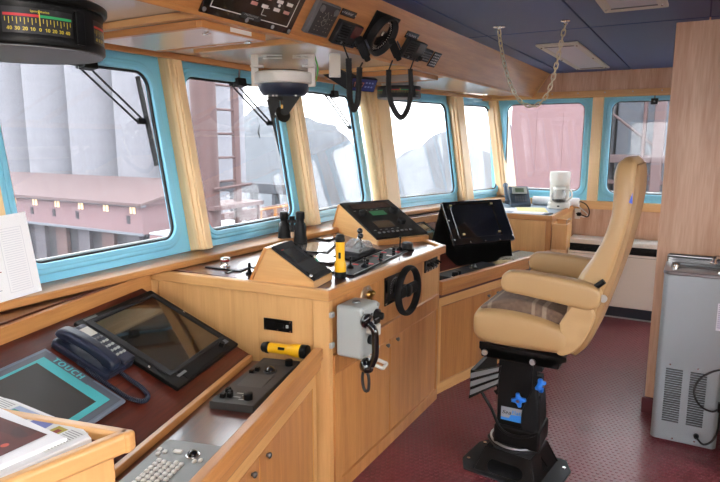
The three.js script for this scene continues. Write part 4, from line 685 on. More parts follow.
// ---------------------------------------------------------------- on the helm console top
function wedge(o, L, H, h, w, tw, lip, mat, face) { // wood-cased desk instrument: L deep, H high at the back, h at the front, w wide
  part(o, 'case', uvs(ext([[0, 0], [L, 0], [L, h], [tw, H], [tw - 0.012, H]], -w, 0, 0.003, 1), 'x', 0.2), mat);
  part(o, 'back_edge', uvs(ext([[-0.016, 0], [0.0, 0], [tw - 0.01, H], [tw - 0.026, H]], -w - 0.004, 0.004, 0.002), 'y'), M.oak);
  const a = Math.atan2(H - h, L - tw), len = Math.hypot(H - h, L - tw), mid = [(L + tw) / 2, (H + h) / 2];
  const Fm = new THREE.Matrix4().makeBasis(V3(0, 0, -1), V3(-Math.cos(a), Math.sin(a), 0), V3(Math.sin(a), Math.cos(a), 0)).setPosition(mid[0], mid[1], -w / 2);
  return { Fm, len, w };
}
{
  const o = thing('desk_display', 'small wood-cased display with a dark face on the near corner of the helm console', 'display', [-1.744, 1.012, -2.075], 8.5 * D2R); o.rotateZ(-0.045); o.updateMatrixWorld(true);
  const { Fm, len, w } = wedge(o, 0.312, 0.16, 0.03, 0.205, 0.085, 0.02, M.beech);
  const g = (q) => q.applyMatrix4(Fm);
  part(o, 'face_plate', g(at(B(w - 0.02, len - 0.01, 0.016, 0.005, 2), 0, 0, 0.006)), M.charcoal);
  part(o, 'display', g(at(B(w * 0.55, len * 0.36, 0.004, 0.001), -0.015, 0.035, 0.0145)), S({ color: 0x3a3d40, roughness: 0.15 }), 'dark grey screen');
  for (let i = 0; i < 6; i++) part(o, 'key', g(at(B(0.014, 0.018, 0.008, 0.002), w * 0.38, 0.09 - i * 0.032, 0.016)), i === 4 ? S({ color: 0x3f8f76, roughness: 0.5 }) : M.black);
  part(o, 'card_slot', g(at(B(w * 0.8, 0.03, 0.006, 0.002), -0.01, -0.085, 0.0145)), M.black); part(o, 'badge', g(at(B(0.02, 0.006, 0.002, 0.0005), -0.06, 0.085, 0.0145)), M.red);
  for (const s of [-1, 1]) part(o, 'knob', g(at(sph(0.009, 12, 8), s * (w / 2 - 0.012), -0.1, 0.012)), M.chrome);
}
{
  const o = thing('autopilot', 'large wood-cased control unit with black sloping face and green display on the helm console', 'control unit', [-2.17, 1.008, -3.44], -26 * D2R); o.rotateZ(-0.045); o.updateMatrixWorld(true);
  const { Fm, len, w } = wedge(o, 0.54, 0.215, 0.05, 0.4, 0.1, 0.02, M.beech);
  const g = (q) => q.applyMatrix4(Fm);
  part(o, 'face_plate', g(at(B(w + 0.012, len - 0.005, 0.014, 0.003), 0, 0.006, 0.007)), M.black);
  part(o, 'front_lip', uvs(at(B(0.02, 0.05, w + 0.01, 0.003), 0.54, 0.025, -w / 2), 'z'), M.oak);
  part(o, 'reddish_window', g(at(B(w * 0.78, 0.07, 0.004, 0.001), 0.0, 0.17, 0.0145)), S({ color: 0x2c1716, roughness: 0.12 }));
  part(o, 'green_display', g(at(B(0.12, 0.055, 0.004, 0.001), 0.0, 0.07, 0.0145)), S({ color: 0x1d7d4f, roughness: 0.3 }), 'green lit scale');
  part(o, 'amber_display', g(at(B(0.13, 0.08, 0.004, 0.001), -0.05, -0.075, 0.0145)), S({ color: 0x4e3f2f, roughness: 0.2 }));
  for (const [x, y, r] of [[-0.13, 0.065, 0.026], [0.13, 0.07, 0.03], [0.095, -0.07, 0.028]]) part(o, 'knob', g(at(lathe([[0.001, 0.03], [r * 0.8, 0.03], [r, 0.02], [r, 0]], 24), x, y, 0.014, Math.PI / 2)), M.matte);
  for (let i = 0; i < 8; i++) part(o, 'button', g(at(B(0.017, 0.014, 0.008, 0.002), -0.15 + i * 0.036, -0.17, 0.016)), M.grey);
  for (let i = 0; i < 10; i++) part(o, 'legend', g(at(B(0.018, 0.004, 0.001, 0.0003), -0.16 + (i % 5) * 0.045, i < 5 ? 0.115 : -0.135, 0.0145)), M.greyBox);
}
{ // binoculars standing on their eyepieces' opposite ends
  const o = thing('binoculars', 'black binoculars standing upright on the helm console by the window ledge', 'binoculars', [-2.12, 1.026, -2.91], 0.5); o.scale.set(1.2, 0.97, 1.2); o.updateMatrixWorld(true); 
  for (const s of [-1, 1]) part(o, 'barrel', at(lathe([[0.001, 0], [0.034, 0.001], [0.035, 0.01], [0.034, 0.03], [0.031, 0.05], [0.03, 0.1], [0.026, 0.125], [0.019, 0.135], [0.0185, 0.15], [0.022, 0.155], [0.022, 0.195], [0.018, 0.2], [0.001, 0.198]], 26), s * 0.041, 0, 0), M.black);
  part(o, 'bridge', [at(B(0.05, 0.03, 0.024, 0.006, 2), 0, 0.1, 0), at(B(0.045, 0.02, 0.02, 0.005, 2), 0, 0.14, 0), at(cyl(0.009, 0.009, 0.09, 14), 0, 0.12, 0.004)], M.charcoal);
  part(o, 'focus_wheel', at(cyl(0.014, 0.014, 0.022, 18), 0, 0.16, 0.004), M.matte);
}
{ // throttle levers
  const o = thing('throttle_levers', 'twin throttle levers with black ball knobs in a clear domed housing on the helm console', 'levers', [-1.64, 1.004, -2.88], 0); o.rotateZ(-0.045); o.updateMatrixWorld(true);
  part(o, 'base_plate', at(B(0.14, 0.012, 0.34, 0.004), 0.0, 0.006, 0), M.matte);
  part(o, 'housing', at(B(0.12, 0.026, 0.2, 0.008, 2), 0, 0.02, 0), M.charcoal);
  const dome = []; for (let i = 0; i <= 16; i++) { const t = i / 16 * Math.PI; dome.push([-Math.cos(t) * 0.085, Math.sin(t) * 0.06]); }
  part(o, 'quadrant_cover', ext(dome, -0.05, 0.05, 0.006, 2).rotateY(Math.PI / 2).translate(0, 0.03, 0), P({ color: 0xdedfe0, roughness: 0.12, transmission: 0.75, thickness: 0, ior: 1.4 }), 'clear plastic quadrant');
  part(o, 'quadrant_plate', ext(dome.map(([x, y]) => [x * 0.85, y * 0.8]), -0.006, 0.006, 0.001).rotateY(Math.PI / 2).translate(0, 0.03, 0), M.grey);
  for (const [x, dz, dy] of [[0.025, 0.03, 0.118], [-0.03, -0.06, 0.128]]) part(o, 'lever', [rod([x, 0.05, dz * 0.2], [x, dy - 0.02, dz], 0.006), rod([x, 0.05, dz * 0.2], [x, 0.075, dz * 0.5], 0.008)], M.chrome), part(o, 'ball_knob', at(sph(0.017, 20, 14), x, dy, dz), M.blackGloss);
}
const onTop = (name, label, cat, x, z, turn = 0, group) => { const o = thing(name, label, cat, [x, 0.9925 - (x + 1.38) * 0.045, z], turn, group); o.rotateZ(-0.045); o.updateMatrixWorld(true); return o; };
{
  const o = onTop('switch_strip', 'long black switch plate with red and white legends along the helm console front', 'panel', -1.5, -2.83, 4 * D2R);
  part(o, 'plate', at(B(0.13, 0.008, 0.82, 0.003), 0, 0.004, 0), M.black);
  for (let i = 0; i < 9; i++) { part(o, 'legend', at(B(0.03, 0.003, 0.016, 0.001), -0.03 + (i % 2) * 0.06, 0.009, -0.3 + i * 0.062), i % 3 === 0 ? M.white : M.red); part(o, 'push_button', at(cyl(0.009, 0.011, 0.014, 14), -0.01 + (i % 3) * 0.025, 0.012, -0.28 + i * 0.062), M.matte); }
  for (const [x, z, h] of [[0.02, -0.3, 0.085], [-0.02, 0.28, 0.06], [0.03, 0.22, 0.05]]) part(o, 'joystick', at(lathe([[0.02, 0], [0.016, 0.012], [0.005, 0.018], [0.004, h - 0.015], [0.008, h - 0.01], [0.006, h], [0.001, h]], 16), x, 0.008, z), M.black);
  part(o, 'border_line', [at(B(0.003, 0.001, 0.78, 0.0003), 0.055, 0.0085, 0), at(B(0.003, 0.001, 0.78, 0.0003), -0.055, 0.0085, 0)], M.greyBox);
}
{
  const o = onTop('black_dial_knob', 'squat black rotary controller at the far front end of the helm console top', 'knob', -1.48, -3.19, 0);
  part(o, 'base', at(lathe([[0.001, 0.012], [0.04, 0.012], [0.045, 0]], 28), 0, 0, 0), M.black); part(o, 'cap', lathe([[0.034, 0.01], [0.034, 0.04], [0.028, 0.047], [0.001, 0.048]], 28), M.charcoal);
}
for (const [x, z, w, d, t, l] of [[-1.93, -2.88, 0.3, 0.2, 0.35, 'clear plastic-covered chart plate nearest the binoculars on the helm console'], [-1.72, -2.66, 0.22, 0.15, 0.3, 'small plastic-covered plate behind the upright torch on the helm console'], [-2.05, -3.22, 0.24, 0.1, 0.2, 'narrow dark switch plate between the window ledge and the throttle levers']]) {
  const o = onTop('console_plate', l, 'plate', x, z, t);
  part(o, 'frame', at(B(d, 0.008, w, 0.002), 0, 0.004, 0), M.black); part(o, 'sheet', at(B(d - 0.02, 0.002, w - 0.02, 0.0008), 0, 0.0085, 0), P({ color: 0x9a9690, roughness: 0.12, clearcoat: 1 }));
  for (const s of [-1, 1]) part(o, 'clip', at(B(0.02, 0.006, 0.014, 0.002), s * (d / 2 - 0.02), 0.012, w / 2 - 0.02), M.chrome);
}
{
  const o = onTop('bell_push', 'chrome push switch with red ring on a black strip behind the helm console rim', 'switch', -2.02, -2.2, 0.2);
  part(o, 'strip', [at(B(0.2, 0.006, 0.022, 0.002), 0.02, 0.003, 0.05), at(B(0.02, 0.006, 0.12, 0.002), 0.11, 0.003, 0.0)], M.black);
  part(o, 'chrome_body', lathe([[0.026, 0], [0.026, 0.006], [0.018, 0.012], [0.018, 0.034], [0.024, 0.038], [0.024, 0.048], [0.001, 0.052]], 24), M.chrome); part(o, 'cap_ring', at(new THREE.TorusGeometry(0.02, 0.003, 6, 24), 0, 0.035, 0, Math.PI / 2), M.red);
}
for (const [x, z, h, l, m] of [[-1.84, -2.17, 0.055, 'short black toggle lever left of the small wood-cased display', 0], [-1.95, -2.5, 0.06, 'black and red lever switch behind the small wood-cased display', 1]]) {
  const o = onTop('toggle_lever', l, 'lever', x, z, 0);
  part(o, 'base', lathe([[0.02, 0], [0.018, 0.008], [0.001, 0.01]], 18), m ? M.red : M.black); part(o, 'stem', lathe([[0.012, 0.008], [0.006, 0.02], [0.008, h - 0.012], [0.006, h], [0.001, h]], 16), M.black);
  if (m) part(o, 'cross_plate', at(B(0.05, 0.006, 0.11, 0.002), 0, h + 0.002, 0), M.black);
}
for (const [i, [x, z]] of [[-1.78, -2.12], [-1.93, -2.13], [-1.9, -2.29], [-1.82, -2.3], [-1.86, -2.4]].entries()) {
  const o = onTop('small_legend_plate', ['small black legend plate nearest the glossy front corner, left of the small display', 'small black legend plate beside the chrome push switch', 'small black legend plate farther back beside the short toggle lever', 'small black legend plate between the toggle lever and the wood-cased display', 'small black legend plate hidden partly by the wood-cased display'][i], 'label', x, z, 0.1);
  part(o, 'plate', at(B(0.022, 0.004, 0.05, 0.001), 0, 0.002, 0), M.black); part(o, 'engraving', at(B(0.004, 0.001, 0.034, 0.0003), 0, 0.0042, 0), M.greyBox);
}

// ---------------------------------------------------------------- on the helm console's front
const fx0 = -1.3575;
{
  const o = thing('steering_wheel', 'black steering wheel with a flat cross spoke on the front of the helm console', 'wheel', [-1.275, 0.868, -2.77]);
  part(o, 'wheel_rim', at(new THREE.TorusGeometry(0.121, 0.0135, 14, 56).scale(1, 1, 1.5), 0, 0, 0, 0, Math.PI / 2), M.matte);
  part(o, 'spoke', at(B(0.022, 0.06, 0.24, 0.008, 2), -0.008, 0.0, 0), M.black); part(o, 'hub', at(lathe([[0.03, -0.075], [0.03, -0.01], [0.036, 0.0], [0.03, 0.012], [0.001, 0.014]], 24), 0, 0, 0, 0, 0, -Math.PI / 2), M.black);
}
{
  const o = thing('wheel_panel', 'square black plate with a white rudder scale behind the steering wheel', 'panel', [fx0, 0.885, -2.745]);
  const P2 = Mx([0, 0, 0], [0, 0, -1], [0, 1, 0], [1, 0, 0]);
  part(o, 'plate', at(B(0.19, 0.175, 0.008, 0.003), 0, 0, 0.004).applyMatrix4(P2), M.blackGloss);
  part(o, 'scale', at(print(0.15, 0.14), 0.005, 0.0, 0.0084).applyMatrix4(P2), inked(256, 240, (g, w, h) => { g.fillStyle = '#0c0d10'; g.fillRect(0, 0, w, h); g.strokeStyle = '#cfd6e0'; g.lineWidth = 6; for (let i = 0; i <= 20; i++) { const a = Math.PI * (0.9 + i * 0.06), r0 = i % 5 ? 92 : 84; g.beginPath(); g.moveTo(150 + Math.cos(a) * r0, 140 + Math.sin(a) * r0); g.lineTo(150 + Math.cos(a) * 104, 140 + Math.sin(a) * 104); g.stroke(); } g.fillStyle = '#cfd6e0'; g.font = '20px sans-serif'; for (const [n, a] of [[30, 0.97], [20, 1.12], [10, 1.28], [0, 1.45], [10, 1.65]]) g.fillText(String(n), 140 + Math.cos(Math.PI * a) * 70, 146 + Math.sin(Math.PI * a) * 70); }));
  part(o, 'cone', at(lathe([[0.055, 0.008], [0.03, 0.035], [0.022, 0.06]], 28), 0, 0, 0, 0, 0, -Math.PI / 2).translate(0, -0.03, -0.06), P({ color: 0x1c3a6a, roughness: 0.2, clearcoat: 0.8 }), 'dark blue cone');
  for (const y of [-1, 1]) for (const z of [-1, 1]) part(o, 'screw', at(cyl(0.008, 0.008, 0.005, 12), 0.009, y * 0.076, z * 0.084, 0, 0, Math.PI / 2), M.chrome);
}
{
  const o = thing('brass_plate', 'round brass and steel key fitting on the helm console front above the grey phone box', 'fitting', [fx0, 0.893, -2.462]);
  part(o, 'disc', at(lathe([[0.001, 0.008], [0.05, 0.008], [0.058, 0.004], [0.06, 0]], 36), 0, 0, 0, 0, 0, -Math.PI / 2), S({ color: 0xa89078, roughness: 0.3, metalness: 0.8 })); part(o, 'lock', at(lathe([[0.022, 0.006], [0.02, 0.02], [0.001, 0.022]], 20), 0, 0.01, -0.01, 0, 0, -Math.PI / 2), M.brass);
  part(o, 'tap', at(sph(0.013, 14, 10), 0.026, 0.018, -0.022), M.brass); part(o, 'stem', at(B(0.014, 0.05, 0.014, 0.003), 0.018, -0.015, -0.02), M.brass);
  for (let i = 0; i < 5; i++) part(o, 'stud', at(cyl(0.005, 0.005, 0.004, 8), 0.007, Math.cos(i * 1.256) * 0.045, Math.sin(i * 1.256) * 0.045, 0, 0, Math.PI / 2), M.steel);
}
{
  const o = thing('switch_cluster', 'small black plate of toggle switches at the far end of the helm console front', 'panel', [fx0, 0.918, -3.262]);
  part(o, 'plate', bb(0, 0.008, -0.045, 0.045, -0.095, 0.095, 0.002), M.black);
  for (const y of [-0.035, 0.035]) for (let i = 0; i < 5; i++) part(o, 'screw', at(cyl(0.007, 0.007, 0.008, 10), 0.01, y, -0.08 + i * 0.04, 0, 0, Math.PI / 2), M.chrome);
  for (let i = 0; i < 4; i++) part(o, 'toggle', [at(cyl(0.011, 0.012, 0.02, 14), 0.014, 0, -0.065 + i * 0.042, 0, 0, Math.PI / 2), at(cyl(0.006, 0.005, 0.03, 10), 0.03, 0.0, -0.065 + i * 0.042, 0, 0, Math.PI / 2 - 0.4)], M.matte);
}
{ // sound-powered telephone
  const o = thing('phone_box', 'grey wall telephone box with black handset cradle on the helm console front', 'telephone', [fx0, 0.7, -2.225]);
  part(o, 'case', at(B(0.135, 0.235, 0.165, 0.016, 3), 0.088, 0.118, 0), M.greyBox);
  for (const y of [0.05, 0.19]) part(o, 'mounting_lug', at(B(0.016, 0.026, 0.03, 0.006, 2), 0.008, y, 0.092), M.greyBox);
  part(o, 'top_boss', at(cyl(0.018, 0.02, 0.006, 20), 0.08, 0.238, 0.0), M.grey);
  part(o, 'lid_screw', [[0.02, 0.065], [0.22, 0.065], [0.02, -0.065], [0.22, -0.065]].map(([y, z]) => at(cyl(0.009, 0.009, 0.006, 12), 0.157, y, z, 0, 0, Math.PI / 2)), M.greyBox);
  part(o, 'name_tag', at(B(0.004, 0.022, 0.055, 0.001), 0.157, 0.185, 0.02), M.black); part(o, 'selector', at(lathe([[0.03, 0], [0.03, 0.012], [0.018, 0.016], [0.016, 0.034], [0.001, 0.036]], 22), 0.156, 0.175, -0.045, 0, 0, -Math.PI / 2), M.black);
  part(o, 'push_knob', at(cyl(0.02, 0.022, 0.02, 20), 0.16, 0.08, 0.015, 0, 0, Math.PI / 2), M.matte); part(o, 'call_plate', at(B(0.006, 0.08, 0.05, 0.002), 0.157, 0.07, -0.04), M.black);
  part(o, 'cradle', [at(B(0.05, 0.02, 0.03, 0.004), 0.175, 0.125, 0.03), at(B(0.014, 0.05, 0.05, 0.004), 0.195, 0.13, 0.02), rod([0.12, 0.0, 0.05], [0.215, -0.05, 0.0], 0.008), rod([0.12, 0.0, 0.0], [0.215, -0.04, -0.04], 0.008), rod([0.215, -0.05, 0.0], [0.215, -0.04, -0.04], 0.008)], M.offwhite);
}
{
  const o = thing('phone_handset', 'black handset hanging on the grey wall telephone box', 'handset', [-1.165, 0.69, -2.145]);
  part(o, 'hand_grip', tube([[-0.005, 0.185, 0.0], [0.02, 0.16, 0], [0.026, 0.1, 0], [0.024, 0.04, 0], [0.008, 0.0, 0]], 0.016, 10, 30), M.blackGloss);
  part(o, 'ear_cap', at(lathe([[0.001, -0.012], [0.03, -0.01], [0.034, 0.006], [0.026, 0.022], [0.001, 0.026]], 24), -0.012, 0.195, 0, 0, 0, 1.2), M.blackGloss); part(o, 'mouth_cap', at(lathe([[0.001, -0.014], [0.032, -0.012], [0.036, 0.006], [0.026, 0.024], [0.001, 0.028]], 24), -0.012, -0.005, 0, 0, 0, 1.9), M.blackGloss);
  part(o, 'push_to_talk', at(B(0.012, 0.022, 0.04, 0.004), 0.03, 0.2, -0.01), M.black);
  part(o, 'lead', tube([[-0.03, -0.02, 0.0], [-0.035, -0.07, 0.002], [-0.025, -0.12, 0], [-0.014, -0.125, -0.006], [-0.012, -0.07, -0.014], [-0.03, -0.02, -0.02]], 0.007, 8, 40), M.rubber);
  part(o, 'ring', at(new THREE.TorusGeometry(0.008, 0.002, 6, 14), -0.02, -0.05, -0.016), M.chrome);
}
{ // switch plate on the end panel of the helm console
  const o = thing('rocker_plate', 'small black rocker switch plate on the pale end panel of the helm console', 'switch', [0, 0, 0]);
  o.position.set(-1.36 - 0.992 * 0.253, 0.815, -2.126 + 0.124 * 0.253 + 0.0055); o.rotation.y = Math.atan2(0.124, 0.992); o.updateMatrixWorld(true);
  part(o, 'plate', at(B(0.148, 0.056, 0.006, 0.002), 0, 0, 0.003), M.black);
  for (const [x, y] of [[-0.066, 0.022], [0.066, 0.022], [-0.066, -0.022], [0.066, -0.022], [0.0, -0.022]]) part(o, 'screw', at(cyl(0.0045, 0.0045, 0.004, 10), x, y, 0.007, Math.PI / 2), M.chrome);
  part(o, 'rocker', at(B(0.03, 0.022, 0.008, 0.002), 0.018, 0.0, 0.008), M.matte); part(o, 'rocker', at(B(0.012, 0.014, 0.008, 0.002), 0.05, 0.0, 0.008), M.greyBox); part(o, 'recess', at(B(0.045, 0.03, 0.002, 0.0006), -0.035, 0.0, 0.0065), M.matte);
}

// ---------------------------------------------------------------- on the far wing console
{
  const o = thing('radar_monitor', 'large black tilted monitor in a wedge housing on the far wing console', 'monitor', [-1.3785, 0.71, -4.412]);
  basis(o, [0.571, 0, -0.821], [0, 1, 0], [0.821, 0, 0.571]);
  const tl = 32 * D2R, G = (q) => q.applyMatrix4(new THREE.Matrix4().makeRotationX(-tl).setPosition(0, 0.16, 0));
  part(o, 'front_frame', G(ext(rrect(-0.288, 0.288, 0, 0.36, 0.01), -0.03, 0.0, 0.005, 2, [rrect(-0.225, 0.18, 0.055, 0.335, 0.004, THREE.Path)])), M.blackGloss);
  part(o, 'screen_glass', G(at(B(0.41, 0.285, 0.006, 0.002), -0.022, 0.195, -0.012)), M.screen);
  part(o, 'housing', uvs(ext([[-0.03, 0.16], [0.0, 0.0], [-0.3, 0.0], [-0.36, 0.12], [-0.23, 0.455]], -0.27, 0.27, 0.006).rotateY(Math.PI / 2).scale(-1, 1, 1).rotateY(Math.PI), 'y'), M.black);
  for (const [x, y] of [[-0.275, 0.04], [-0.275, 0.2], [0.0, 0.012], [0.275, 0.04], [-0.14, 0.012], [0.14, 0.012]]) part(o, 'screw', G(at(sph(0.007, 10, 6), x, y, 0.0)), M.chrome);
  for (const [x, y] of [[-0.22, 0.325], [0.17, 0.325], [-0.18, 0.08], [0.16, 0.08]]) part(o, 'corner_tab', G(at(B(0.022, 0.014, 0.008, 0.002), x, y, 0.002)), M.brassTab ??= S({ color: 0xc9b98a, roughness: 0.5 }));
}
{
  const o = onSlope('low_display', 'low dark framed display lying on the far wing console beside the monitor', 'display', rightWing, 0.768, 0.43, -0.85);
  part(o, 'bezel', ext(rrect(-0.12, 0.12, -0.24, 0.2, 0.006), 0, 0.014, 0.004, 1, [rrect(-0.09, 0.09, -0.08, 0.17, 0.004, THREE.Path)]), M.black); part(o, 'screen_glass', at(B(0.19, 0.26, 0.004, 0.001), 0, 0.045, 0.008), M.screen); part(o, 'key_strip', at(B(0.18, 0.1, 0.003, 0.001), 0, -0.16, 0.015), M.charcoal);
}
{
  const o = onShelf('trackball_unit', 'black control slab with a small trackball on the far wing console beside the helm console', 'panel', rightWing, -0.19, -0.6, 0.679);
  part(o, 'case', at(B(0.19, 0.045, 0.62, 0.006, 2), 0, 0.0225, 0), M.charcoal);
  part(o, 'seat', at(cyl(0.03, 0.034, 0.006, 22), -0.01, 0.048, -0.06), M.black); part(o, 'trackball', at(sph(0.024, 20, 14), -0.01, 0.05, -0.06), M.blackGloss);
  for (const [x, z] of [[0.06, 0.27], [0.05, 0.22]]) { part(o, 'knob', at(lathe([[0.024, 0], [0.024, 0.03], [0.018, 0.036], [0.001, 0.037]], 22), x, 0.045, z), M.black); part(o, 'knob_ring', at(new THREE.TorusGeometry(0.026, 0.004, 6, 24), x, 0.048, z, Math.PI / 2), M.chrome); }
}
{
  const o = onShelf('cloth_pad', 'crumpled cream cloth on the far wing console next to the black control slab', 'cloth', rightWing, -0.15, -0.99, 0.7);
  const g = new THREE.SphereGeometry(1, 28, 12, 0, Math.PI * 2, 0, Math.PI / 2), p = g.attributes.position;
  for (let i = 0; i < p.count; i++) { const x = p.getX(i), y = p.getY(i), z = p.getZ(i), n = 0.8 + 0.35 * noise(x * 3 + 9, z * 3 + 5, 32, 32); p.setXYZ(i, x * 0.075 * n, y * 0.04 * n + 0.0, z * 0.13 * n); }
  g.computeVertexNormals(); part(o, 'folds', [g, at(cyl(0.06, 0.064, 0.006, 20), 0, 0.002, 0)], S({ color: 0xd9c99a, roughness: 0.9 }));
}
{
  const o = onShelf('clear_keyboard', 'pale plastic-wrapped keyboard on the far wing console behind the chair arm', 'keyboard', rightWing, -0.19, -1.27, 0.682);
  part(o, 'case', at(B(0.22, 0.05, 0.4, 0.01, 2), 0, 0.026, 0), M.offwhite);
  for (let i = 0; i < 14; i++) for (let j = 0; j < 6; j++) part(o, 'key', at(B(0.022, 0.01, 0.02, 0.003), -0.08 + j * 0.03, 0.053, -0.175 + i * 0.0265), (i * 7 + j * 3) % 7 ? M.keyGrey ??= S({ color: 0xbdbbae, roughness: 0.5 }) : M.grey);
  part(o, 'lead', tube([[0.11, 0.02, 0.12], [0.17, 0.06, 0.16], [0.205, 0.04, 0.17], [0.205, -0.1, 0.18], [0.2, -0.25, 0.15]], 0.005, 6, 40), M.grey);
}

// ---------------------------------------------------------------- on the far desk
{
  const o = thing('desk_telephone', 'dark blue-grey office telephone with a greenish display on the far desk', 'telephone', [-1.475, 1.009, -5.86], 0.45);
  const TL = Mx([0, 0, 0], [1, 0, 0], [0, 0.72, -0.69], [0, 0.69, 0.72]);
  part(o, 'body', uvs(ext([[-0.1, 0], [0.1, 0], [0.1, 0.03], [-0.07, 0.185], [-0.1, 0.18]], -0.06, 0.13, 0.008, 2).rotateY(-Math.PI / 2).rotateY(0), 'y'), M.teal ??= S({ color: 0x34485c, roughness: 0.45 }));
  const Fp = (q) => q.applyMatrix4(new THREE.Matrix4().makeRotationX(-0.83).setPosition(-0.035, 0.11, 0.02));
  part(o, 'display_surround', Fp(at(B(0.14, 0.085, 0.012, 0.004), 0.0, 0.05, 0.006)), M.greyBox); part(o, 'display', Fp(at(B(0.085, 0.055, 0.006, 0.002), 0.0, 0.05, 0.011)), S({ color: 0x4d5f45, roughness: 0.3 }));
  for (let i = 0; i < 5; i++) for (let j = 0; j < 4; j++) part(o, 'key', Fp(at(B(0.014, 0.012, 0.006, 0.002), -0.045 + i * 0.023, -0.018 - j * 0.022, 0.004)), M.grey);
  part(o, 'receiver', [tube([[-0.165, 0.2, -0.05], [-0.17, 0.19, -0.02], [-0.17, 0.12, 0.04], [-0.165, 0.05, 0.09]], 0.02, 10, 24), at(sph(0.027, 16, 12), -0.165, 0.195, -0.045), at(sph(0.027, 16, 12), -0.165, 0.05, 0.085)], M.teal);
}
{
  const o = thing('coffee_maker', 'white drip coffee maker with a glass jug on the far desk', 'coffee maker', [-1.13, 1.009, -5.85], 0.15);
  part(o, 'base', ext(rrect(-0.1, 0.1, -0.1, 0.11, 0.04), 0, 0.05, 0.008, 2).rotateX(-Math.PI / 2), M.white); part(o, 'tank', at(B(0.18, 0.3, 0.07, 0.02, 3), 0, 0.17, -0.07), M.white);
  part(o, 'filter_housing', at(lathe([[0.05, 0], [0.088, 0.02], [0.095, 0.06], [0.095, 0.13], [0.09, 0.138], [0.001, 0.14]], 32), 0, 0.205, 0.0), M.white);
  part(o, 'switch', at(B(0.02, 0.012, 0.004, 0.001), 0, 0.025, 0.102), M.black);
  const jug = part(o, 'jug', at(lathe([[0.001, 0.002], [0.06, 0.003], [0.068, 0.03], [0.072, 0.06], [0.06, 0.1], [0.052, 0.13], [0.05, 0.13], [0.058, 0.1], [0.069, 0.06], [0.064, 0.03], [0.056, 0.007], [0.001, 0.006]], 32), 0, 0.052, 0.015), P({ color: 0xf4f4f4, roughness: 0.05, transmission: 0.95, thickness: 0, ior: 1.45 }), 'clear glass jug');
  part(o, 'coffee', at(lathe([[0.001, 0.008], [0.054, 0.009], [0.062, 0.03], [0.001, 0.03]], 28), 0, 0.052, 0.015), S({ color: 0x1d100a, roughness: 0.3 })); part(o, 'jug_handle', tube([[0.05, 0.175, 0.03], [0.1, 0.17, 0.05], [0.115, 0.12, 0.055], [0.075, 0.075, 0.035]], 0.009, 8, 30), M.white); part(o, 'jug_collar', at(lathe([[0.055, 0], [0.056, 0.018], [0.05, 0.022], [0.001, 0.024]], 28), 0, 0.178, 0.015), M.white);
}
{
  const o = thing('paper_roll', 'white paper roll lying along the window at the back of the far desk', 'roll', [-1.2, 1.05, -6.03]);
  part(o, 'roll', at(cyl(0.042, 0.042, 0.44, 28), 0.005, 0.002, 0, 0, 0, Math.PI / 2), M.paper); part(o, 'core', at(cyl(0.014, 0.014, 0.445, 16), 0.005, 0.002, 0, 0, 0, Math.PI / 2), M.grey);
}
{
  const o = thing('folder', 'yellow folder lying askew on loose papers on the far desk', 'folder', [-1.3, 1.0135, -5.5], 0.3);
  part(o, 'cover', uvs(at(B(0.26, 0.005, 0.34, 0.001), 0, 0.0025, 0)), S({ color: 0xd8cf86, roughness: 0.7 })); part(o, 'sheet', at(B(0.24, 0.003, 0.32, 0.0008), 0.015, -0.001, 0.02), M.paper);
}
{
  const o = thing('loose_papers', 'loose white papers on the far desk under the yellow folder', 'paper', [-1.46, 1.009, -5.5], 0.1);
  part(o, 'sheet', at(B(0.3, 0.0012, 0.21, 0.0004), 0, 0.001, 0.02), M.paper); part(o, 'sheet', at(B(0.21, 0.0012, 0.3, 0.0004), 0.12, 0.0024, -0.03, 0, 0.3), M.paper);
}
{
  const o = thing('blue_binder', 'grey-blue binder with a dark clip edge on the near edge of the far desk', 'binder', [-1.2, 1.009, -5.22], 0.08);
  part(o, 'cover', at(B(0.3, 0.012, 0.16, 0.003), -0.06, 0.006, 0), M.greyTop); part(o, 'clip', at(B(0.03, 0.014, 0.16, 0.003), 0.1, 0.007, 0, 0, -0.35), M.black); part(o, 'edge_sheet', at(B(0.26, 0.004, 0.14, 0.001), -0.06, 0.014, 0), M.paper);
}
for (const [i, [m, pts, l]] of [[M.white, [[-1.06, 1.02, -5.95], [-1.01, 1.03, -6.02], [-0.955, 0.98, -6.09], [-0.9, 0.925, -6.1], [-0.93, 0.905, -6.1], [-1.01, 0.92, -6.105]], 'white cable looping from the far desk down to the wall socket'], [M.black, [[-1.08, 1.03, -6.0], [-1.0, 1.06, -6.05], [-0.92, 1.03, -6.085], [-0.885, 0.96, -6.09], [-0.9, 0.91, -6.09], [-0.96, 0.925, -6.1], [-1.01, 0.935, -6.105]], 'black cable looping from the coffee maker down to the wall socket']].entries()) {
  const o = thing('cable', l, 'cable', pts[0]); part(o, 'cable', tube(pts.map((p) => p.map((c, k) => c - pts[0][k])), 0.0055, 7, 50), m);
}
{
  const o = thing('wall_socket', 'white wall socket with a black plug under the far window sill beside the desk', 'socket', [-1.0, 0.93, -6.147]);
  part(o, 'plate', bb(-0.025, 0.025, -0.05, 0.05, 0, 0.03, 0.005), M.white); part(o, 'plug', at(B(0.04, 0.035, 0.04, 0.008, 2), 0.02, 0, 0.048), M.black);
}

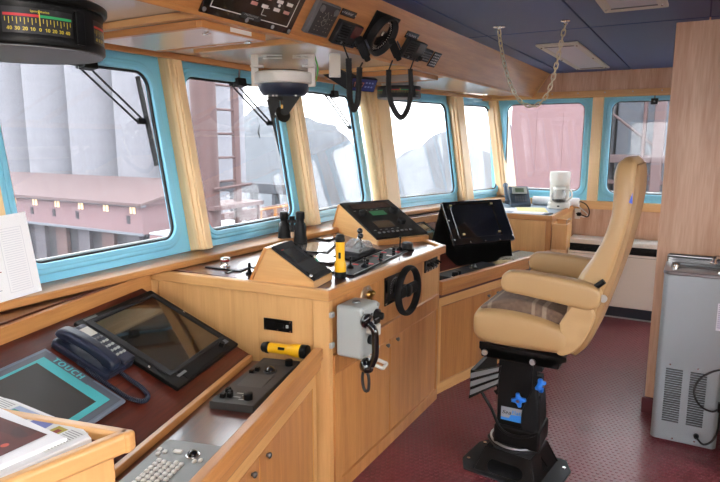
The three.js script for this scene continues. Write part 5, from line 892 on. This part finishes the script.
// ---------------------------------------------------------------- window wipers
const inPlane = (F, s, v, w) => V3(s, v, w).applyMatrix4(F).toArray();
function wiper(label, F, box, elbow, blade, cable) {
  const o = thing('window_wiper', label, 'wiper', inPlane(F, box[0], box[1], 0.03)), Q = (p) => p.map((c, i) => c - o.position.getComponent(i)), at3 = (s, v, w) => Q(inPlane(F, s, v, w));
  const F0 = F.clone().setPosition(...Q([0, 0, 0]).map((c, i) => c + F.elements[12 + i]));
  part(o, 'motor_box', at(B(0.075, 0.05, 0.05, 0.006), box[0], box[1] - 0.005, 0.03).applyMatrix4(F0), M.black);
  part(o, 'spindle', rod(at3(box[0], box[1], 0.03), at3(box[0], box[1], -0.05), 0.01), M.black);
  for (const k of [0, 1]) part(o, 'arm', bar(at3(box[0] + 0.012 + k * 0.045, box[1] - 0.005 + k * 0.012, -0.045), at3(elbow[0] + k * 0.035, elbow[1] + k * 0.014, -0.04), 0.009, 0.009, 0.002), M.charcoal);
  part(o, 'blade_carrier', [at(B(0.05, 0.03, 0.02, 0.004), elbow[0] + 0.02, elbow[1] + 0.01, -0.04).applyMatrix4(F0), bar(at3(...blade[0], -0.034), at3(...blade[1], -0.034), 0.014, 0.01, 0.003)], M.charcoal);
  part(o, 'blade_rubber', bar(at3(...blade[0], -0.022), at3(...blade[1], -0.022), 0.005, 0.02, 0.001), M.rubber);
  if (cable) part(o, 'supply_wire', tube([at3(box[0], box[1] + 0.02, 0.03), at3(box[0] - 0.01, box[1] + 0.06, 0.05), at3(box[0] + 0.01, box[1] + 0.11, 0.06)], 0.006, 8, 16), M.grey);
}
wiper('wiper on the nearest window, its motor below the large rudder drum', frontF, [1.835, 0.945], [2.125, 0.69], [[2.156, 0.925], [2.18, 0.467]]);
wiper('wiper on the second window, left of the compass projector', frontF, [2.878, 0.945], [3.178, 0.705], [[3.205, 0.87], [3.255, 0.495]], true);
wiper('wiper on the third window, behind the narrow radio lead', frontF, [3.955, 0.945], [4.23, 0.695], [[4.255, 0.9], [4.3, 0.481]], true);
{
  const o = thing('wiper_motor', 'small black wiper motor with a wire at the top of the far right window', 'motor', [-0.395, 2.0, -6.15]);
  part(o, 'box', bb(-0.03, 0.03, -0.035, 0.02, 0.0, 0.04, 0.004), M.black); part(o, 'wire', rod([0, 0.02, 0.02], [0, 0.06, 0.03], 0.005), M.grey); part(o, 'boss', at(cyl(0.008, 0.008, 0.01, 12), 0, -0.008, 0.043, Math.PI / 2), M.grey);
}

// ---------------------------------------------------------------- outside: the quay, far buildings, hills
const X0 = {
  silo: S({ map: T.concrete, roughness: 0.9 }), pink: S({ color: 0x70575a, roughness: 0.85 }), pinkRoof: S({ color: 0x574444, roughness: 0.8 }), lit: S({ color: 0xe9c79a, roughness: 0.6, emissive: 0xffc890, emissiveIntensity: 0.25 }), dark: S({ color: 0x2c2a30, roughness: 0.8 }),
  rust: S({ map: T.rust, roughness: 0.8 }), hill: S({ color: 0x44474c, roughness: 1 }), hill2: S({ color: 0x53565b, roughness: 1 }), quay: S({ color: 0x454548, roughness: 0.9 }), red: S({ color: 0x6f5254, roughness: 0.6 }), steelGrey: S({ color: 0x5d6068, roughness: 0.7 }), snow: S({ color: 0x9a9da2, roughness: 0.9 }), orange: S({ color: 0x8a5a28, roughness: 0.7 }),
};
{ const g = struct('ground'); part(g, 'quay', at(new THREE.BoxGeometry(1400, 2, 1600), -380, -13, -300), X0.quay); }
for (let i = 0; i < 5; i++) { // silos in a row behind the warehouse
  const o = thing('silo', ['concrete silo at the left edge of the nearest window', 'concrete silo second from the left in the nearest window', 'concrete silo third from the left, in the middle of the nearest window', 'concrete silo directly left of the wiper blade of the nearest window', 'concrete silo at the right end of the row, behind the first window post'][i], 'silo', [[-64.3, -57.7, -50.9, -44.3, -37.6][i], -12, -39.3]);
  part(o, 'shell', uvs(cyl(3.25, 3.25, 36, 48).translate(0, 18, 0), 'y'), X0.silo);
  for (const y of [12, 18, 24]) part(o, 'joint_band', cyl(3.27, 3.27, 0.1, 48).translate(0, y, 0), X0.silo);
}
{ // long pink warehouse at the foot of the silos
  const o = thing('warehouse', 'long pink warehouse with lit square windows below the silos', 'building', [-35, -12, -29.6]);
  part(o, 'upper_wall', bb(-60, 0, 6.75, 8.95, -6.2, 0, 0.02), X0.pink); part(o, 'lower_wall', bb(-60, -0.6, 0, 6.75, -6, -0.8, 0.02), X0.dark);
  for (let i = 0; i < 11; i++) part(o, 'pier', bb(-2.4 - i * 2.9, -1.0 - i * 2.9, 0, 6.75, -0.95, -0.45, 0.02), i % 2 ? X0.rust : X0.pier ??= S({ color: 0x4b464c, roughness: 0.85 }));
  part(o, 'roof', ext([[0.5, 8.9], [0.5, 9.12], [-6.4, 10.4], [-6.4, 10.2]], -0.5, 60, 0.02).rotateY(-Math.PI / 2), X0.pinkRoof);
  part(o, 'gable', ext([[0, 8.9], [-6.2, 8.9], [-6.2, 10.1]], -0.2, 0, 0.01).rotateY(-Math.PI / 2), X0.pink); part(o, 'eaves_gutter', bb(-60, 0.5, 8.82, 9.0, 0.0, 0.4, 0.03), X0.steelGrey); part(o, 'floor_band', bb(-60, 0, 6.65, 6.85, -0.1, 0.1, 0.02), X0.steelGrey);
  for (let i = 0; i < 11; i++) { const x = -0.95 - i * 2.97; const w = part(o, 'lit_window', bb(x - 0.28, x + 0.28, 8.28, 8.82, -0.02, 0.06, 0.01), X0.lit); part(w, 'glazing_bar', bb(x - 0.03, x + 0.03, 8.28, 8.82, 0.05, 0.09, 0.01), X0.pink); if (i !== 1) part(o, 'dark_window', bb(x - 0.7, x - 0.35, 7.5, 8.1, -0.02, 0.06, 0.01), X0.dark); }
}
{ // mast and ladder on the fore deck
  const o = thing('deck_mast', 'rusty mast with a caged ladder outside the second window', 'mast', [-12, -2.6, -12.6]);
  part(o, 'column', cyl(0.34, 0.36, 11, 24).translate(0, 5.5, 0.15), X0.rust);
  for (const z of [-1.12, -0.28]) part(o, 'ladder_stile', bb(-0.06, 0.06, 1.2, 11, z - (z < -1 ? 0.13 : 0.03), z + (z < -1 ? 0.1 : 0.03), 0.01), X0.rust);
  for (let i = 0; i < 12; i++) part(o, 'rung', rod([0, 1.7 + i * 0.68, -0.25], [0, 1.7 + i * 0.68, -1.15], 0.035), X0.rust);
  part(o, 'platform', bb(-0.6, 0.5, 2.3, 2.42, -1.75, 0.4, 0.01), X0.rust); part(o, 'rail', [rod([0.4, 2.9, 0.3], [0.4, 2.95, -1.3], 0.04), rod([0.4, 2.4, -1.6], [0.4, 1.4, -1.6], 0.05)], X0.rust);
  part(o, 'deck_house', bb(-1.6, 1.0, 0.2, 1.55, -2.4, 0.9, 0.04), X0.pink);
  part(o, 'snow_cap', bb(-1.6, 1.0, 1.55, 1.62, -2.4, 0.9, 0.03), X0.snow);
}
{
  const o = thing('deck', 'grey fore deck beyond the second and third windows', 'deck', [-13, -3.2, -18]);
  part(o, 'plating', bb(-6, 4, 0, 0.6, -9, 3, 0.02), X0.steelGrey); part(o, 'bulwark', bb(-6.1, -5.9, 0.6, 1.5, -9, -0.5, 0.02), X0.rust);
  for (let i = 0; i < 6; i++) part(o, 'hatch_coaming', bb(-4.5, 1.5, 0.6, 1.2, -8.4 + i * 1.9, -7.1 + i * 1.9, 0.03), i % 2 ? X0.pink : X0.steelGrey);
}
{
  const o = thing('guard_rail', 'orange guard rail low outside the second window', 'railing', [-14, -2.2, -18.3]);
  for (let i = 0; i < 4; i++) part(o, 'post', bb(-0.05, 0.05, 0, 1.3, -1.7 + i * 0.9, -1.6 + i * 0.9, 0.01), X0.orange);
  for (const y of [0.5, 0.9, 1.28]) part(o, 'bar', rod([0, y, -1.7], [0, y, 1.2], 0.045), X0.orange);
}
{
  const o = thing('conveyor_bridge', 'long dark conveyor bridge crossing behind the ladder outside the second window', 'bridge', [-28.5, -4.1, -34.5]);
  part(o, 'girder', bb(-4.5, 4.0, 1.9, 2.6, -0.5, 0.5, 0.05), X0.dark); for (let i = 0; i < 5; i++) part(o, 'leg', bb(-4.2 + i * 2, -3.9 + i * 2, -6.8, 1.9, -0.3, 0.3, 0.03), X0.dark);
}
function hill(label, ridge, m) { // a ridge line with slopes falling to the water on both sides
  const o = thing('mountain', label, 'mountain', [ridge[3][0], -12, ridge[3][2]]), n = 40, rows = 13, pos = [], idx = [], c = new THREE.CatmullRomCurve3(ridge.map((p) => V3(...p)), false, 'catmullrom', 0.2);
  for (let j = 0; j < rows; j++) for (let i = 0; i < n; i++) {
    const p = c.getPoint(i / (n - 1)), t = j / (rows - 1) * 2 - 1, f = (1 - Math.abs(t)) ** 1.25, d = Math.hypot(p.x, p.z), k = noise(i * 0.35 + 3, j * 0.6 + 2, 64, 64) - 0.5, wob = 1.2 * noise(i * 0.8, 3, 64, 64);
    pos.push(p.x * (1 + t * 22 / d) + k * 3 - ridge[3][0], (p.y + 12 + (j === 6 ? 0 : wob - 0.6)) * f, p.z * (1 + t * 22 / d) - ridge[3][2]);
  }
  for (let j = 0; j < rows - 1; j++) for (let i = 0; i < n - 1; i++) { const a = j * n + i; idx.push(a, a + 1, a + n, a + 1, a + n + 1, a + n); }
  const g = new THREE.BufferGeometry(); g.setAttribute('position', new THREE.Float32BufferAttribute(pos, 3)); g.setIndex(idx); g.computeVertexNormals();
  part(o, 'slope', g, m);
}
hill('pale mountain range behind the ladder outside the second window', [[-85.1, 4.7, -75.0], [-77.8, 5.3, -75.0], [-70.4, 6.1, -75.0], [-68.2, 6.9, -75.0], [-64.5, 5.4, -75.0], [-60.0, 7.0, -75.0], [-55.6, 5.8, -75.0], [-52.8, 6.0, -75.0]], X0.hill2);
hill('dark hillside falling to the right outside the third window', [[-70.5, 7.5, -92.0], [-67.5, 7.1, -92.0], [-65.7, 6.5, -92.0], [-62.6, 5.6, -92.0], [-58.2, 4.3, -92.0], [-55.1, 2.5, -92.0], [-51.6, -0.1, -92.0], [-47.1, -2.3, -92.0]], X0.hill);
hill('grey mountain with a single peak outside the fourth and fifth windows', [[-62.1, -5.6, -112.0], [-57.3, -3.4, -112.0], [-54.3, -2.1, -112.0], [-49.4, 0.2, -112.0], [-43.7, 3.5, -112.0], [-39.9, 1.8, -112.0], [-36.8, 0.1, -112.0], [-31.9, -1.8, -112.0]], X0.hill);
{ // red superstructure astern of the far window
  const o = thing('red_deckhouse', 'big red steel wall of a ship filling the window left of the chair back', 'building', [-4.0, -4, -18]);
  for (let i = 0; i < 3; i++) for (let j = 0; j < 4; j++) part(o, 'steel_panel', bb(-0.98 + i * 0.75, -0.23 + i * 0.75, j * 2.3, j * 2.3 + 2.3, -4, 0, 0.006), X0.red);
  part(o, 'side_wall', bb(1.28, 1.6, 0, 9, -4, -0.6, 0.03), X0.dark);
}
{
  const o = thing('gantry', 'pinkish steel lattice with a diagonal brace outside the far right window', 'structure', [-1.5, -4, -20]);
  part(o, 'post', bb(0.25, 0.55, 0, 9, -0.2, 0.2, 0.03), X0.pinkRoof); part(o, 'post', bb(-1.3, -1.15, 0, 9, -0.2, 0.2, 0.03), X0.rust); part(o, 'post', bb(-0.05, 0.05, 0, 9, -0.2, 0.2, 0.03), X0.rust);
  part(o, 'cross_beam', bb(-1.4, 1.2, 4.95, 5.2, -0.15, 0.15, 0.03), X0.pinkRoof); part(o, 'cross_beam', bb(-1.4, 1.2, 4.3, 4.42, -0.15, 0.15, 0.03), X0.rust);
  part(o, 'diagonal_brace', [rod([-1.2, 6.65, 0.1], [0.5, 5.3, 0.1], 0.04), rod([-0.6, 5.0, 0.1], [0.6, 4.4, 0.1], 0.035)], X0.pinkRoof);
  part(o, 'grey_hull', bb(-0.85, 3, 0, 6.9, -3, -0.6, 0.05), X0.steelGrey);
}
{
  const o = thing('lattice_crane', 'thin grey crane lattice left of the red steel wall', 'crane', [-6.2, -4, -21]);
  part(o, 'mast', [rod([0, 0, 0], [0.2, 9, 0], 0.06), rod([0.5, 0, 0], [0.5, 9, 0], 0.06)], X0.steelGrey); part(o, 'brace', [0, 1, 2, 3, 4, 5].map((i) => rod([i % 2 ? 0.05 : 0.5, i * 1.4, 0], [i % 2 ? 0.5 : 0.1, i * 1.4 + 1.4, 0], 0.04)), X0.steelGrey);
}

renderer.render(scene, camera);
